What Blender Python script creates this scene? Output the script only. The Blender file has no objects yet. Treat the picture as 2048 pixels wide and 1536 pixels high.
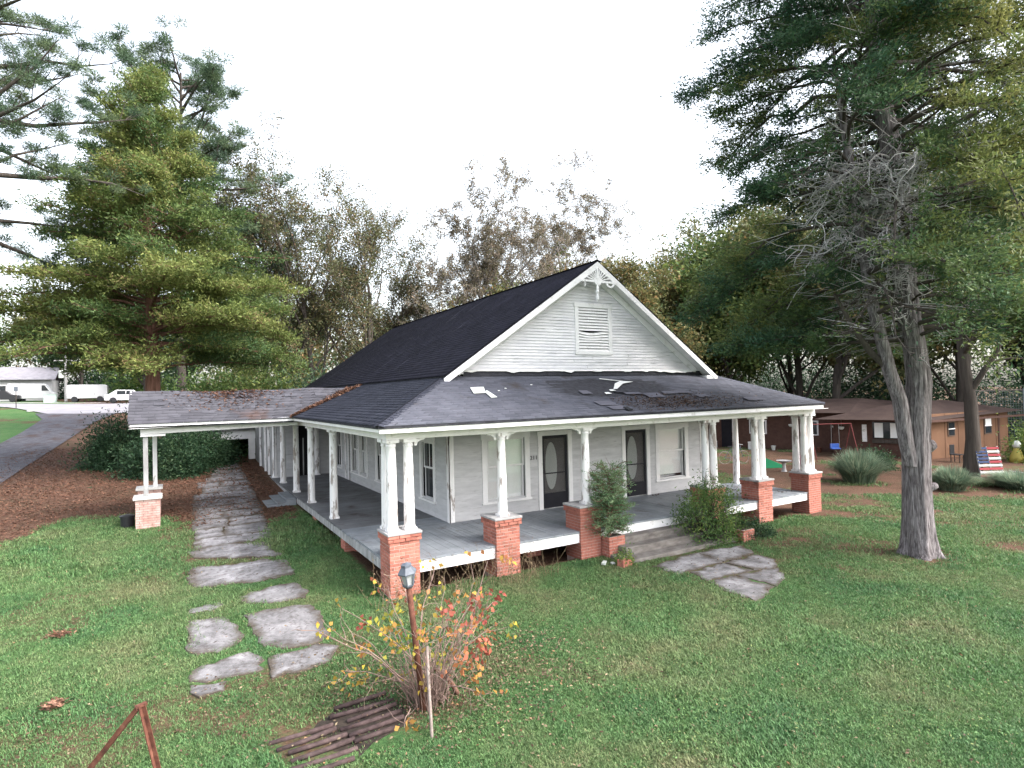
import bpy, math, random
import numpy as np
from mathutils import Vector, Matrix

scn = bpy.context.scene
col = scn.collection
R_ = math.radians
# ------------------------------------------------------------------ camera
CAM = np.array([-3.724, -11.255, 4.073])
cR = (0.86276482, -0.50503578, -0.02399423)
cU = (0.0121142, -0.02679443, 0.99956756)
cF = (0.50546029, 0.8626824, 0.01699918)
cam = bpy.data.cameras.new('camera')
cam.sensor_fit = 'HORIZONTAL'; cam.sensor_width = 36.0; cam.lens = 36.0 * 1175.106 / 2048.0
cam.clip_start = 0.1; cam.clip_end = 2000
camo = bpy.data.objects.new('camera', cam); col.objects.link(camo)
m = Matrix(((cR[0], cU[0], -cF[0], CAM[0]), (cR[1], cU[1], -cF[1], CAM[1]), (cR[2], cU[2], -cF[2], CAM[2]), (0, 0, 0, 1)))
camo.matrix_world = m
scn.camera = camo
# ------------------------------------------------------------------ light
SUN_EL, SUN_ROT = R_(42), R_(138)          # evening cloud, brighter towards the front right
w = bpy.data.worlds.new('World'); scn.world = w; w.use_nodes = True
nt = w.node_tree; nt.nodes.clear()
sky = nt.nodes.new('ShaderNodeTexSky'); sky.sky_type = 'NISHITA'; sky.sun_disc = False
sky.sun_elevation = SUN_EL; sky.sun_rotation = SUN_ROT; sky.air_density = 1.2; sky.dust_density = 4.0
hs = nt.nodes.new('ShaderNodeHueSaturation'); hs.inputs['Saturation'].default_value = 0.38
bg = nt.nodes.new('ShaderNodeBackground'); bg.inputs['Strength'].default_value = 0.15
wo = nt.nodes.new('ShaderNodeOutputWorld')
nt.links.new(sky.outputs[0], hs.inputs['Color']); nt.links.new(hs.outputs[0], bg.inputs[0]); nt.links.new(bg.outputs[0], wo.inputs[0])
sl = bpy.data.lights.new('sun', 'SUN'); sl.energy = 1.2; sl.angle = R_(28); sl.color = (1.0, 0.97, 0.94)
so = bpy.data.objects.new('sun', sl); col.objects.link(so)
sd = Vector((math.sin(SUN_ROT) * math.cos(SUN_EL), math.cos(SUN_ROT) * math.cos(SUN_EL), math.sin(SUN_EL)))
so.rotation_euler = sd.to_track_quat('Z', 'Y').to_euler(); so.location = (0, -20, 30)
vs = scn.view_settings
vs.view_transform = 'Standard'; vs.look = 'None'; vs.gamma = 1.0; vs.use_curve_mapping = False
vs.exposure = 2.1

# ------------------------------------------------------------------ helpers
def wl(o):
    v = Vector((0, 0, 0))
    while o is not None:
        v += o.location; o = o.parent
    return v
def tag(o, label=None, cat=None, group=None, kind=None):
    if label: o['label'] = label
    if cat: o['category'] = cat
    if group: o['group'] = group
    if kind: o['kind'] = kind
    return o
def empty(name, loc, label=None, cat=None, group=None, parent=None):
    o = bpy.data.objects.new(name, None); col.objects.link(o)
    if parent is not None: o.parent = parent
    o.location = Vector(loc) - (wl(parent) if parent is not None else Vector())
    o.empty_display_size = 0.2
    return tag(o, label, cat, group)
def link_mesh(name, me, parent=None, loc=(0, 0, 0), rot=None):
    o = bpy.data.objects.new(name, me); col.objects.link(o)
    if parent is not None:
        o.parent = parent; o.location = Vector(loc) - wl(parent)
    else: o.location = loc
    if rot: o.rotation_euler = rot
    return o
def shift_origin(o, p):
    """move the origin of a top-level mesh to p without moving the mesh"""
    p = Vector(p); o.data.transform(Matrix.Translation(o.location - p)); o.location = p
    return o
def nrm(a):
    a = np.asarray(a, float); return a / (np.linalg.norm(a) + 1e-12)
class MB:
    def __init__(s): s.v = []; s.f = []; s.n = 0
    def add(s, V, F):
        s.v.append(np.asarray(V, float).reshape(-1, 3)); o = s.n
        s.f += [tuple(i + o for i in f) for f in F]; s.n += len(s.v[-1]); return s
    def box(s, x0, x1, y0, y1, z0, z1):
        return s.add([(x0,y0,z0),(x1,y0,z0),(x1,y1,z0),(x0,y1,z0),(x0,y0,z1),(x1,y0,z1),(x1,y1,z1),(x0,y1,z1)],
                     [(0,3,2,1),(4,5,6,7),(0,1,5,4),(1,2,6,5),(2,3,7,6),(3,0,4,7)])
    def obox(s, c, a, b, d):
        c, a, b, d = (np.asarray(q, float) for q in (c, a, b, d))
        V = [c-a-b-d, c+a-b-d, c+a+b-d, c-a+b-d, c-a-b+d, c+a-b+d, c+a+b+d, c-a+b+d]
        return s.add(V, [(0,3,2,1),(4,5,6,7),(0,1,5,4),(1,2,6,5),(2,3,7,6),(3,0,4,7)])
    def bar(s, p, q, wd, ht, up=(0, 0, 1)):
        p, q = np.asarray(p, float), np.asarray(q, float); d = nrm(q - p)
        sd_ = nrm(np.cross(d, up)); u = np.cross(sd_, d)
        return s.obox((p + q) / 2, (q - p) / 2, sd_ * wd / 2, u * ht / 2)
    def prism(s, poly, d):
        P = np.asarray(poly, float); d = np.asarray(d, float); n = len(P)
        return s.add(np.vstack([P, P + d]), [tuple(range(n))[::-1], tuple(range(n, 2 * n))] + [(i, (i + 1) % n, (i + 1) % n + n, i + n) for i in range(n)])
    def tube(s, pts, rad, n=8, cap=True):
        P = np.asarray(pts, float); k = len(P); rad = np.broadcast_to(np.asarray(rad, float), (k,))
        d = nrm(P[-1] - P[0]); ref = np.array((0, 0, 1.)) if abs(d[2]) < .9 else np.array((1., 0, 0))
        V = []
        for i in range(k):
            t = nrm(P[min(i + 1, k - 1)] - P[max(i - 1, 0)]); a = nrm(np.cross(t, ref)); b = np.cross(t, a)
            for j in range(n):
                th = 2 * math.pi * j / n; V.append(P[i] + rad[i] * (math.cos(th) * a + math.sin(th) * b))
        F = [(i*n+j, i*n+(j+1)%n, (i+1)*n+(j+1)%n, (i+1)*n+j) for i in range(k-1) for j in range(n)]
        if cap: F += [tuple(range(n))[::-1], tuple(range((k-1)*n, k*n))]
        return s.add(V, F)
    def lathe(s, prof, c=(0, 0, 0), n=16, cap=True):
        V = [(c[0] + r * math.cos(2*math.pi*j/n), c[1] + r * math.sin(2*math.pi*j/n), c[2] + z) for r, z in prof for j in range(n)]
        k = len(prof)
        F = [(i*n+j, i*n+(j+1)%n, (i+1)*n+(j+1)%n, (i+1)*n+j) for i in range(k-1) for j in range(n)]
        if cap: F += [tuple(range(n))[::-1], tuple(range((k-1)*n, k*n))]
        return s.add(V, F)
    def mesh(s, name, mat, smooth=False):
        me = bpy.data.meshes.new(name); me.from_pydata(np.vstack(s.v).tolist() if s.v else [], [], s.f)
        if mat is not None: me.materials.append(mat)
        if smooth: me.shade_smooth()
        me.update(); return me
    def build(s, name, mat, parent=None, smooth=False, bevel=0, loc=(0, 0, 0), rot=None, kind=None):
        o = link_mesh(name, s.mesh(name, mat, smooth), parent, loc, rot)
        if bevel:
            b = o.modifiers.new('bevel', 'BEVEL'); b.width = bevel; b.segments = 2; b.limit_method = 'ANGLE'
        if kind: o['kind'] = kind
        return o
def quads(name, V, F, mat, tint=None, smooth=False):
    """fast mesh from arrays; F is (n,k)"""
    V = np.ascontiguousarray(V, np.float32); F = np.ascontiguousarray(F, np.int32)
    me = bpy.data.meshes.new(name); n, k = F.shape
    me.vertices.add(len(V)); me.vertices.foreach_set('co', V.ravel())
    me.loops.add(n * k); me.loops.foreach_set('vertex_index', F.ravel())
    me.polygons.add(n); me.polygons.foreach_set('loop_start', np.arange(0, n * k, k, dtype=np.int32))
    if mat is not None: me.materials.append(mat)
    if tint is not None:
        a = me.attributes.new('tint', 'FLOAT', 'FACE'); a.data.foreach_set('value', np.ascontiguousarray(tint, np.float32))
    me.update(calc_edges=True)
    if smooth: me.shade_smooth()
    return me
def ss(a, b, x):
    t = np.clip((np.asarray(x, float) - a) / (b - a), 0, 1); return t * t * (3 - 2 * t)
def terr(x, y):
    x = np.asarray(x, float); y = np.asarray(y, float)
    y = np.minimum(y, 110.)
    h = np.where(y < 25, .047 * np.maximum(y, 0), 1.175 + np.where(y < 60, .075 * (y - 25), 2.625 + .03 * (y - 60)))
    h = np.where(y < 3, .047 * np.maximum(y, 0) ** 2 / 6, h - .0705)
    return .13 + (1 - ss(0, 16, x)) * h
def tz(x, y): return float(terr(x, y))
# value noise for masks
def vnoise(x, y, seed=0):
    x = np.asarray(x, float); y = np.asarray(y, float)
    xi = np.floor(x).astype(np.int64); yi = np.floor(y).astype(np.int64); fx = x - xi; fy = y - yi
    def h(a, b):
        n = (a * 374761393 + b * 668265263 + seed * 2147483647) & 0x7fffffff
        n = ((n ^ (n >> 13)) * 1274126177) & 0x7fffffff
        return ((n ^ (n >> 16)) & 0xffff) / 65535.0
    fx = fx * fx * (3 - 2 * fx); fy = fy * fy * (3 - 2 * fy)
    return (h(xi, yi) * (1 - fx) + h(xi + 1, yi) * fx) * (1 - fy) + (h(xi, yi + 1) * (1 - fx) + h(xi + 1, yi + 1) * fx) * fy
def fbm(x, y, seed=0): return .55 * vnoise(x, y, seed) + .3 * vnoise(x * 2.1, y * 2.1, seed + 1) + .15 * vnoise(x * 4.3, y * 4.3, seed + 2)

# ------------------------------------------------------------------ materials
class NT:
    def __init__(s, name):
        s.m = bpy.data.materials.new(name); s.m.use_nodes = True; s.t = s.m.node_tree; s.t.nodes.clear()
        s.out = s.t.nodes.new('ShaderNodeOutputMaterial')
    def n(s, typ, **kw):
        nd = s.t.nodes.new('ShaderNode' + typ)
        for k, v in kw.items(): setattr(nd, k, v)
        return nd
    def l(s, a, b): s.t.links.new(a, b)
    def pos(s, stretch=(1, 1, 1), rot=(0, 0, 0), obj=False):
        if obj: src = s.n('TexCoord').outputs['Object']
        else: src = s.n('NewGeometry').outputs['Position']
        mp = s.n('Mapping'); mp.inputs['Scale'].default_value = stretch; mp.inputs['Rotation'].default_value = rot
        s.l(src, mp.inputs['Vector']); return mp.outputs[0]
    def noise(s, vec, scale, detail=5, rough=.55, dist=0):
        nd = s.n('TexNoise'); nd.inputs['Scale'].default_value = scale; nd.inputs['Detail'].default_value = detail
        nd.inputs['Roughness'].default_value = rough; nd.inputs['Distortion'].default_value = dist
        s.l(vec, nd.inputs['Vector']); return nd.outputs['Fac']
    def ramp(s, fac, cols, interp='LINEAR'):
        r = s.n('ValToRGB'); r.color_ramp.interpolation = interp; e = r.color_ramp.elements
        while len(e) > 1: e.remove(e[-1])
        for i, (p, c) in enumerate(cols):
            k = e[0] if i == 0 else e.new(p)
            k.position = p; k.color = (*c, 1) if len(c) == 3 else c
        s.l(fac, r.inputs[0]); return r.outputs[0]
    def mix(s, fac, a, b, mode='MIX'):
        nd = s.n('Mix', data_type='RGBA', blend_type=mode)
        for sock, v in ((nd.inputs[0], fac), (nd.inputs[6], a), (nd.inputs[7], b)):
            if isinstance(v, (int, float)): sock.default_value = v
            elif isinstance(v, tuple): sock.default_value = (*v, 1)
            else: s.l(v, sock)
        return nd.outputs[2]
    def math(s, op, a, b=None):
        nd = s.n('Math', operation=op)
        for sock, v in zip(nd.inputs, (a, b)):
            if v is None: continue
            if isinstance(v, (int, float)): sock.default_value = v
            else: s.l(v, sock)
        return nd.outputs[0]
    def finish(s, colr, rough=.85, bump=None, bs=.3, bd=.02, spec=.3, metal=0, extra=None, alpha=None):
        p = s.n('BsdfPrincipled')
        if isinstance(colr, tuple): p.inputs['Base Color'].default_value = (*colr, 1)
        else: s.l(colr, p.inputs['Base Color'])
        if isinstance(rough, (int, float)): p.inputs['Roughness'].default_value = rough
        else: s.l(rough, p.inputs['Roughness'])
        p.inputs['Specular IOR Level'].default_value = spec; p.inputs['Metallic'].default_value = metal
        if bump is not None:
            b = s.n('Bump'); b.inputs['Strength'].default_value = bs; b.inputs['Distance'].default_value = bd
            s.l(bump, b.inputs['Height']); s.l(b.outputs[0], p.inputs['Normal'])
        s.l(p.outputs[0], s.out.inputs[0]); return s.m
def objrand(t, c, amt):
    """vary brightness per object"""
    r = t.n('ObjectInfo').outputs['Random']
    v = t.math('ADD', t.math('MULTIPLY', r, 2 * amt), 1 - amt)
    hv = t.n('HueSaturation'); t.l(v, hv.inputs['Value'])
    if isinstance(c, tuple): hv.inputs['Color'].default_value = (*c, 1)
    else: t.l(c, hv.inputs['Color'])
    return hv.outputs[0]
def M(name, cols, scale=5, stretch=(1, 1, 1), rough=.85, detail=6, bump=0, bscale=40, bd=.01, rand=0, spec=.25, metal=0, over=None, obj=False):
    t = NT(name); v = t.pos(stretch, obj=obj)
    if len(cols) == 1: c = cols[0][1]
    else: c = t.ramp(t.noise(v, scale, detail, .6), cols)
    if over:      # second layer: (scale, stretch, lo, hi, colour)
        sc_, st_, lo, hi, cc = over
        k = t.ramp(t.noise(t.pos(st_, obj=obj), sc_, 7, .65), [(lo, (0, 0, 0)), (hi, (1, 1, 1))])
        c = t.mix(k, c, cc)
    if rand: c = objrand(t, c, rand)
    b = t.noise(v, bscale, 5, .6) if bump else None
    return t.finish(c, rough, b, bump, bd, spec, metal)
mt = {}
mt['white'] = M('white_paint', [(.3, (.75, .735, .745)), (.7, (.83, .815, .825))], 3, bump=.15, bscale=60, rough=.6, over=(4, (1, 1, 1.5), .56, .72, (.5, .49, .46)))
mt['white_trim'] = M('white_trim_paint', [(.3, (.7, .685, .69)), (.7, (.8, .785, .79))], 4, bump=.15, bscale=60, rough=.6, over=(7, (1, 1, .5), .66, .74, (.4, .38, .35)))
mt['peel'] = M('peeling_white_paint', [(.3, (.74, .72, .725)), (.7, (.83, .815, .82))], 4, bump=.3, bscale=50, rough=.65, over=(6, (1, 1, .25), .54, .6, (.33, .29, .27)))
mt['weathered'] = M('weathered_grey_wood', [(.25, (.16, .15, .15)), (.5, (.3, .3, .3)), (.75, (.5, .5, .5))], 5, (1, 1, .3), bump=.3, bscale=40)
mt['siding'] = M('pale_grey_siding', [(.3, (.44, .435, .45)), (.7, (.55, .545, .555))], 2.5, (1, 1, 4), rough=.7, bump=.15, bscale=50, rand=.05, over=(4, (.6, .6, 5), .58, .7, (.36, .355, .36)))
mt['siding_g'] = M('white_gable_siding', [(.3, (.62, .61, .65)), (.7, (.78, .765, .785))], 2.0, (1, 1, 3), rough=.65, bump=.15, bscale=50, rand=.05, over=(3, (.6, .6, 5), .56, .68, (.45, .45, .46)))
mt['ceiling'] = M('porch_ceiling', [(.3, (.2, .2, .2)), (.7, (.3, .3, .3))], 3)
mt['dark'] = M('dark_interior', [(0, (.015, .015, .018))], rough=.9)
mt['brick'] = M('red_brick', [(.3, (.33, .115, .085)), (.7, (.46, .185, .14))], 14, rough=.9, bump=.4, bscale=90, rand=.24, over=(3.5, (1, 1, 1), .56, .7, (.17, .085, .065)))
mt['brick_p'] = M('whitewashed_brick', [(.35, (.36, .2, .17)), (.6, (.46, .32, .29))], 6, rough=.9, bump=.4, bscale=90, rand=.1)
mt['mortar'] = M('mortar', [(.3, (.34, .25, .22)), (.7, (.46, .36, .32))], 20, bump=.3, bscale=120)
mt['capstone'] = M('pier_cap_concrete', [(.3, (.27, .26, .26)), (.7, (.42, .41, .41))], 8, bump=.4, bscale=60)
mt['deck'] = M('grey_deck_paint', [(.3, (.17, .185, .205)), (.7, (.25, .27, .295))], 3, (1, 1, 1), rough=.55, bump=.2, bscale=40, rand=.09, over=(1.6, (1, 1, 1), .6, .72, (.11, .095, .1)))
mt['deck_l'] = M('worn_shaded_side_deck', [(.3, (.09, .09, .095)), (.7, (.17, .175, .185))], 1.2, (1, 1, 1), rough=.6, bump=.2, bscale=40, rand=.12, over=(1.6, (1, 1, 1), .55, .7, (.06, .045, .045)))  # worn boards, with the shade of trees and ceiling put into the colour
mt['steps'] = M('stained_step_concrete', [(.25, (.07, .06, .055)), (.5, (.15, .135, .125)), (.75, (.24, .225, .21))], 3, (1, 1, 3), bump=.5, bscale=40)
mt['ridge'] = M('dark_felt', [(.3, (.02, .02, .024)), (.7, (.05, .05, .06))], 8, rough=.95, bump=.4, bscale=50)
mt['paper'] = M('torn_white_flashing', [(.3, (.6, .6, .58)), (.7, (.8, .8, .78))], 6)
mt['scrap'] = M('pale_scrap', [(.3, (.45, .46, .44)), (.7, (.66, .68, .64))], 6)
mt['straw'] = M('rust_pine_straw', [(.3, (.2, .075, .03)), (.7, (.34, .15, .07))], 30, bump=.6, bscale=80)
mt['rust'] = M('rusted_iron', [(.3, (.05, .02, .014)), (.5, (.105, .04, .026)), (.75, (.18, .08, .055))], 12, rough=.85, bump=.4, bscale=80)
mt['rustbar'] = M('dull_rusted_bar', [(.3, (.026, .016, .016)), (.55, (.06, .04, .039)), (.8, (.1, .07, .066))], 9, rough=.8, bump=.4, bscale=70, rand=.15)
mt['lamp_metal'] = M('grey_lamp_metal', [(.3, (.06, .07, .09)), (.7, (.11, .125, .15))], 15, rough=.5, spec=.4)
mt['pole'] = M('galvanised_pole', [(.3, (.18, .14, .125)), (.7, (.29, .245, .22))], 12, rough=.6, over=(9, (1, 1, .6), .6, .7, (.35, .2, .15)))
mt['soil'] = M('bare_soil', [(.3, (.012, .009, .008)), (.7, (.045, .034, .026))], 8, bump=.8, bscale=40)
mt['blackplastic'] = M('black_plastic', [(0, (.018, .018, .022))], rough=.4, spec=.4)
def shingle_mat(name, cols, over=None, over2=None):
    t = NT(name); v = t.pos()
    c = t.ramp(t.noise(v, 1.4, 6, .65), cols)
    g = t.n('NewGeometry').outputs['Random Per Island']
    vv = t.math('ADD', t.math('MULTIPLY', g, .28), .86)
    hv = t.n('HueSaturation'); t.l(vv, hv.inputs['Value']); t.l(c, hv.inputs['Color']); c = hv.outputs[0]
    for ov in (over, over2):
        if ov:
            k = t.ramp(t.noise(t.pos(ov[1]), ov[0], 7, .65), [(ov[2], (0, 0, 0)), (ov[3], (1, 1, 1))]); c = t.mix(k, c, ov[4])
    return t.finish(c, .9, t.noise(v, 150, 3), .5, .004, .2)
mt['sh_main'] = shingle_mat('dark_asphalt_shingle', [(.3, (.011, .0105, .018)), (.7, (.021, .02, .033))], (.8, (.35, 2.2, 1), .6, .74, (.062, .058, .078)))
mt['sh_front'] = shingle_mat('grey_asphalt_shingle', [(.3, (.06, .063, .08)), (.7, (.098, .1, .123))], (.9, (1, 1, 1), .58, .72, (.05, .044, .046)))
mt['sh_left'] = shingle_mat('shaded_blue_grey_shingle', [(.3, (.022, .024, .036)), (.7, (.042, .044, .06))], (.9, (.5, 1.9, 1), .6, .74, (.075, .075, .095)))  # weaker light on the left slope is put into this darker colour
mt['sh_carp'] = shingle_mat('faded_grey_shingle', [(.3, (.056, .055, .066)), (.7, (.088, .086, .1))], (.8, (.8, .8, .8), .58, .72, (.085, .055, .048)))
mt['sh_patch'] = shingle_mat('pale_patch_shingle', [(.3, (.08, .078, .096)), (.7, (.11, .107, .128))])
mt['glass_dark'] = M('dark_glass', [(0, (.02, .025, .03))], rough=.08, spec=.6)
mt['blind'] = M('white_window_blind', [(.3, (.78, .79, .79)), (.7, (.86, .87, .87))], 3, rough=.5)
mt['screen'] = M('bronze_screen_mesh', [(.3, (.13, .12, .12)), (.7, (.17, .16, .16))], 3, rough=.5)
mt['kick'] = M('black_door_frame', [(.3, (.006, .006, .011)), (.7, (.012, .012, .018))], 4, rough=.5, spec=.2)
mt['oval'] = M('pale_oval_glass', [(.3, (.7, .74, .71)), (.7, (.78, .82, .79))], 2, rough=.3)
mt['number'] = M('grey_number_metal', [(0, (.1, .1, .1))], rough=.5)
def slab_mat():
    t = NT('weathered_concrete_slab'); v = t.pos()
    c = t.ramp(t.noise(v, 2.2, 8, .7), [(.25, (.06, .056, .057)), (.42, (.12, .115, .118)), (.56, (.21, .203, .21)), (.75, (.34, .33, .34))])
    k = t.ramp(t.noise(t.pos((1, 1, 1)), 9, 8, .7), [(.52, (0, 0, 0)), (.66, (1, 1, 1))])
    c = t.mix(t.math('MULTIPLY', k, .7), c, (.05, .036, .032))
    c = objrand(t, c, .12)
    ed = t.n('Attribute'); ed.attribute_name = 'edge'
    kk = t.math('ADD', ed.outputs['Fac'], t.math('MULTIPLY', t.math('SUBTRACT', t.noise(v, 3.5, 7, .7), .5), 1.5)); kk = t.ramp(kk, [(.35, (0, 0, 0)), (.8, (1, 1, 1))])
    dirt = t.ramp(t.noise(v, 30, 5, .7), [(.3, (.03, .022, .016)), (.7, (.085, .065, .042))])
    c = t.mix(t.math('MULTIPLY', kk, .85), c, dirt)
    return t.finish(c, .92, t.noise(v, 45, 8, .7), .7, .012, .2)
mt['slab'] = slab_mat()
def leaf_mat(name, cols, tr=.3, jitter=.35):
    t = NT(name)
    a = t.n('Attribute'); a.attribute_name = 'tint'
    c = t.ramp(a.outputs['Fac'], cols)
    g = t.n('NewGeometry').outputs['Random Per Island']
    vv = t.math('ADD', t.math('MULTIPLY', g, 2 * jitter), 1 - jitter)
    hv = t.n('HueSaturation'); t.l(vv, hv.inputs['Value']); t.l(c, hv.inputs['Color']); c = hv.outputs[0]
    p = t.n('BsdfPrincipled'); p.inputs['Roughness'].default_value = .6; p.inputs['Specular IOR Level'].default_value = .25
    t.l(c, p.inputs['Base Color'])
    tl = t.n('BsdfTranslucent'); t.l(c, tl.inputs['Color'])
    mx = t.n('MixShader'); mx.inputs[0].default_value = tr + .08; t.l(p.outputs[0], mx.inputs[1]); t.l(tl.outputs[0], mx.inputs[2])
    t.l(mx.outputs[0], t.out.inputs[0]); return t.m
def bark_mat(name, cols, scale=6, stretch=(1, 1, .12), bs=.9, bd=.03):
    t = NT(name); v = t.pos(stretch)
    f = t.noise(v, scale, 8, .65, .6); f2 = t.noise(t.pos((1, 1, .06)), scale * 2.6, 6, .6, .3)
    f = t.math('ADD', t.math('MULTIPLY', f, .6), t.math('MULTIPLY', f2, .4))
    c = t.ramp(f, cols)
    return t.finish(c, .95, f, bs, bd, .15)
mt['bark_cedar'] = bark_mat('grey_cedar_bark', [(.34, (.03, .026, .028)), (.44, (.09, .078, .08)), (.54, (.2, .18, .185)), (.66, (.36, .33, .335))], 20, bs=1.0, bd=.04)
mt['bark_red'] = bark_mat('red_brown_bark', [(.3, (.06, .03, .022)), (.5, (.15, .08, .06)), (.7, (.24, .14, .11))], 8)
mt['bark_dark'] = bark_mat('dark_bark', [(.3, (.03, .025, .022)), (.7, (.1, .085, .075))], 6)
mt['bark_grey'] = bark_mat('pale_grey_bark', [(.3, (.11, .1, .092)), (.7, (.25, .225, .205))], 5)
mt['dead'] = bark_mat('silver_dead_wood', [(.3, (.32, .3, .3)), (.7, (.55, .53, .53))], 8)
# ================================================================== SETTING
def litter_mask(x, y):
    x = np.asarray(x, float); y = np.asarray(y, float); n = (fbm(x * .8, y * .8, 3) - .5) * 3.2
    b = np.interp(x, [-30, -12, -9, -7.5, -6.3, -4.6, -3.4, -3.0], [2, 5, 7.2, 8.6, 10.6, 10.2, 8.3, 8.0])
    left = ss(-.6, .9, y + n * .8 - b) * (1 - ss(-.3, .1, x)) * (1 - ss(21.5, 25, y) * (1 - ss(-12.4, -11.9, x)))
    left = np.where((x < -12.2 + .4 * n) & (y > 14), .12, left)
    strip = ss(9.5, 12.5, y + n) * ss(-1.6, -1.0, x) * (1 - ss(.1, .3, x))
    dry = .6 * ss(.4, .6, fbm(x * .55, y * .55, 71)) * ss(4.5, 9, x - .55 * y * (y < 0) * 0 + .0 * y + n * 1.2) * ss(-8.5, -3.5, y + n) * (x > 5)
    right = ss(10.5, 17, x + .35 * (y + 4) + n * 2.2) * ss(-30, -18, y) * (.5 + .5 * ss(.36, .56, fbm(x * .5 + 4, y * .5, 61)))
    e = np.hypot((x + .75) / 1.0, (y + 3.95) / .75); bush = .62 * (1 - ss(.45, 1.5, e + n * .16))
    e2 = np.hypot((x - .15) / .9, (y + 3.2) / .8); bush2 = .45 * (1 - ss(.4, 1.5, e2 + n * .2))
    e3 = np.hypot((x - 7.2) / 3.0, (y + 1.9) / 1.7); fr = .5 * (1 - ss(.6, 1.3, e3 + n * .12))
    e4 = np.hypot(x - 11.2, y + 4.2); tr = .6 * (1 - ss(.5, 1.5, e4 + n * .15))
    under = ss(.1, .3, x) * ss(.0, .25, y) * (1 - ss(20, 21, y)) * (1 - ss(13.5, 13.8, x))
    sm = .55 * ss(.55, .68, fbm(x * .35 + 9, y * .35, 8))
    return np.clip(np.maximum.reduce([left, strip, right, dry, bush, bush2, fr, tr, under, sm]), 0, 1)
def ground_mat():
    t = NT('lawn_ground'); v = t.pos()
    g = t.ramp(t.noise(v, 1.1, 7, .65), [(.3, (.05, .115, .04)), (.5, (.07, .14, .048)), (.7, (.105, .15, .066))])
    f = t.ramp(t.noise(v, 45, 4, .7), [(.3, (.6, .6, .6)), (.7, (1.2, 1.2, 1.2))])
    g = t.mix(1.0, g, f, 'MULTIPLY')
    a = t.n('Attribute'); a.attribute_name = 'litter'
    br = t.ramp(t.noise(v, 26, 7, .75), [(.3, (.032, .018, .013)), (.45, (.085, .05, .036)), (.6, (.14, .088, .066)), (.75, (.22, .155, .12))])
    big = t.ramp(t.noise(v, .9, 4), [(.35, (.8, .85, .75)), (.65, (1.15, 1.05, 1.0))])
    br = t.mix(1.0, br, big, 'MULTIPLY')
    k = t.math('ADD', a.outputs['Fac'], t.math('MULTIPLY', t.math('SUBTRACT', t.noise(v, 9, 6, .7), .5), .9))
    k = t.ramp(k, [(.3, (0, 0, 0)), (.62, (1, 1, 1))])
    c = t.mix(k, g, br)
    return t.finish(c, .95, t.noise(v, 60, 6, .7), .9, .03, .1)
gx = np.concatenate([[-500, -250, -140, -90, -60, -45, -36, -30], np.arange(-26, 40, .32), [41, 44, 48, 54, 62, 75, 95, 130, 200, 350, 600]])
gy = np.concatenate([[-200, -90, -45, -25, -16], np.arange(-12, 34, .32), np.arange(34.5, 80, 1.0), [82, 86, 92, 100, 110, 130, 180, 300, 600]])
GX, GY = np.meshgrid(gx, gy); GZ = terr(GX, GY)
hole = (GX > .4) & (GX < 13) & (GY > .3) & (GY < 20)
GZ = GZ - np.where(hole, .12, 0) + (fbm(GX * .7, GY * .7, 21) - .5) * .05 * (1 - hole)
nx, ny = len(gx), len(gy); idx = np.arange(nx * ny).reshape(ny, nx)
GF = np.stack([idx[:-1, :-1], idx[:-1, 1:], idx[1:, 1:], idx[1:, :-1]], -1).reshape(-1, 4)
gme = quads('ground', np.stack([GX, GY, GZ], -1).reshape(-1, 3), GF, ground_mat(), smooth=True)
la = gme.attributes.new('litter', 'FLOAT', 'POINT'); la.data.foreach_set('value', litter_mask(GX, GY).astype(np.float32).ravel())
ground = link_mesh('ground', gme); tag(ground, kind='structure')

def strip(name, A, B, mat, dz=.03, n=60, m=6):
    """sheet between two polylines, laid on the terrain"""
    def rs(P):
        P = np.asarray(P, float); s = np.r_[0, np.cumsum(np.linalg.norm(np.diff(P, axis=0), axis=1))]; q = np.linspace(0, s[-1], n)
        return np.stack([np.interp(q, s, P[:, 0]), np.interp(q, s, P[:, 1])], -1)
    a, b = rs(A), rs(B); u = np.linspace(0, 1, m)[None, :, None]
    P = a[:, None] * (1 - u) + b[:, None] * u
    Z = terr(P[..., 0], P[..., 1]) + dz
    I = np.arange(n * m).reshape(n, m)
    F = np.stack([I[:-1, :-1], I[:-1, 1:], I[1:, 1:], I[1:, :-1]], -1).reshape(-1, 4)
    o = link_mesh(name, quads(name, np.dstack([P, Z]).reshape(-1, 3), F, mat, smooth=True)); return tag(o, kind='structure')
mt['gravel'] = M('gravel_drive', [(.3, (.048, .043, .052)), (.5, (.075, .072, .085)), (.72, (.11, .107, .122))], 2.2, bump=.8, bscale=60, bd=.02, over=(1.1, (1, .5, 1), .5, .66, (.055, .034, .03)))
mt['street'] = M('street_asphalt', [(.3, (.2, .19, .21)), (.7, (.27, .26, .28))], .8, bump=.2)
strip('gravel_drive', [(-14.5, 6), (-13.2, 18), (-12.2, 33.5), (-12.1, 38.3), (-12.3, 47.5), (-13.6, 53)], [(-10.6, 6), (-9.5, 18.5), (-9.5, 24.8), (-9.1, 32.7), (-8.6, 44), (-7.4, 53)], mt['gravel'], .045)
strip('street', [(-60, 104), (-40, 86), (-17.8, 63.2), (-13.5, 54), (-12.4, 51.7), (-8.3, 50.9), (5, 50), (60, 46)], [(-60, 116), (-40, 98), (-20.2, 75.8), (-16, 71), (-12.2, 66), (-9.4, 65), (5, 63), (60, 60)], mt['street'], .07)
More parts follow.
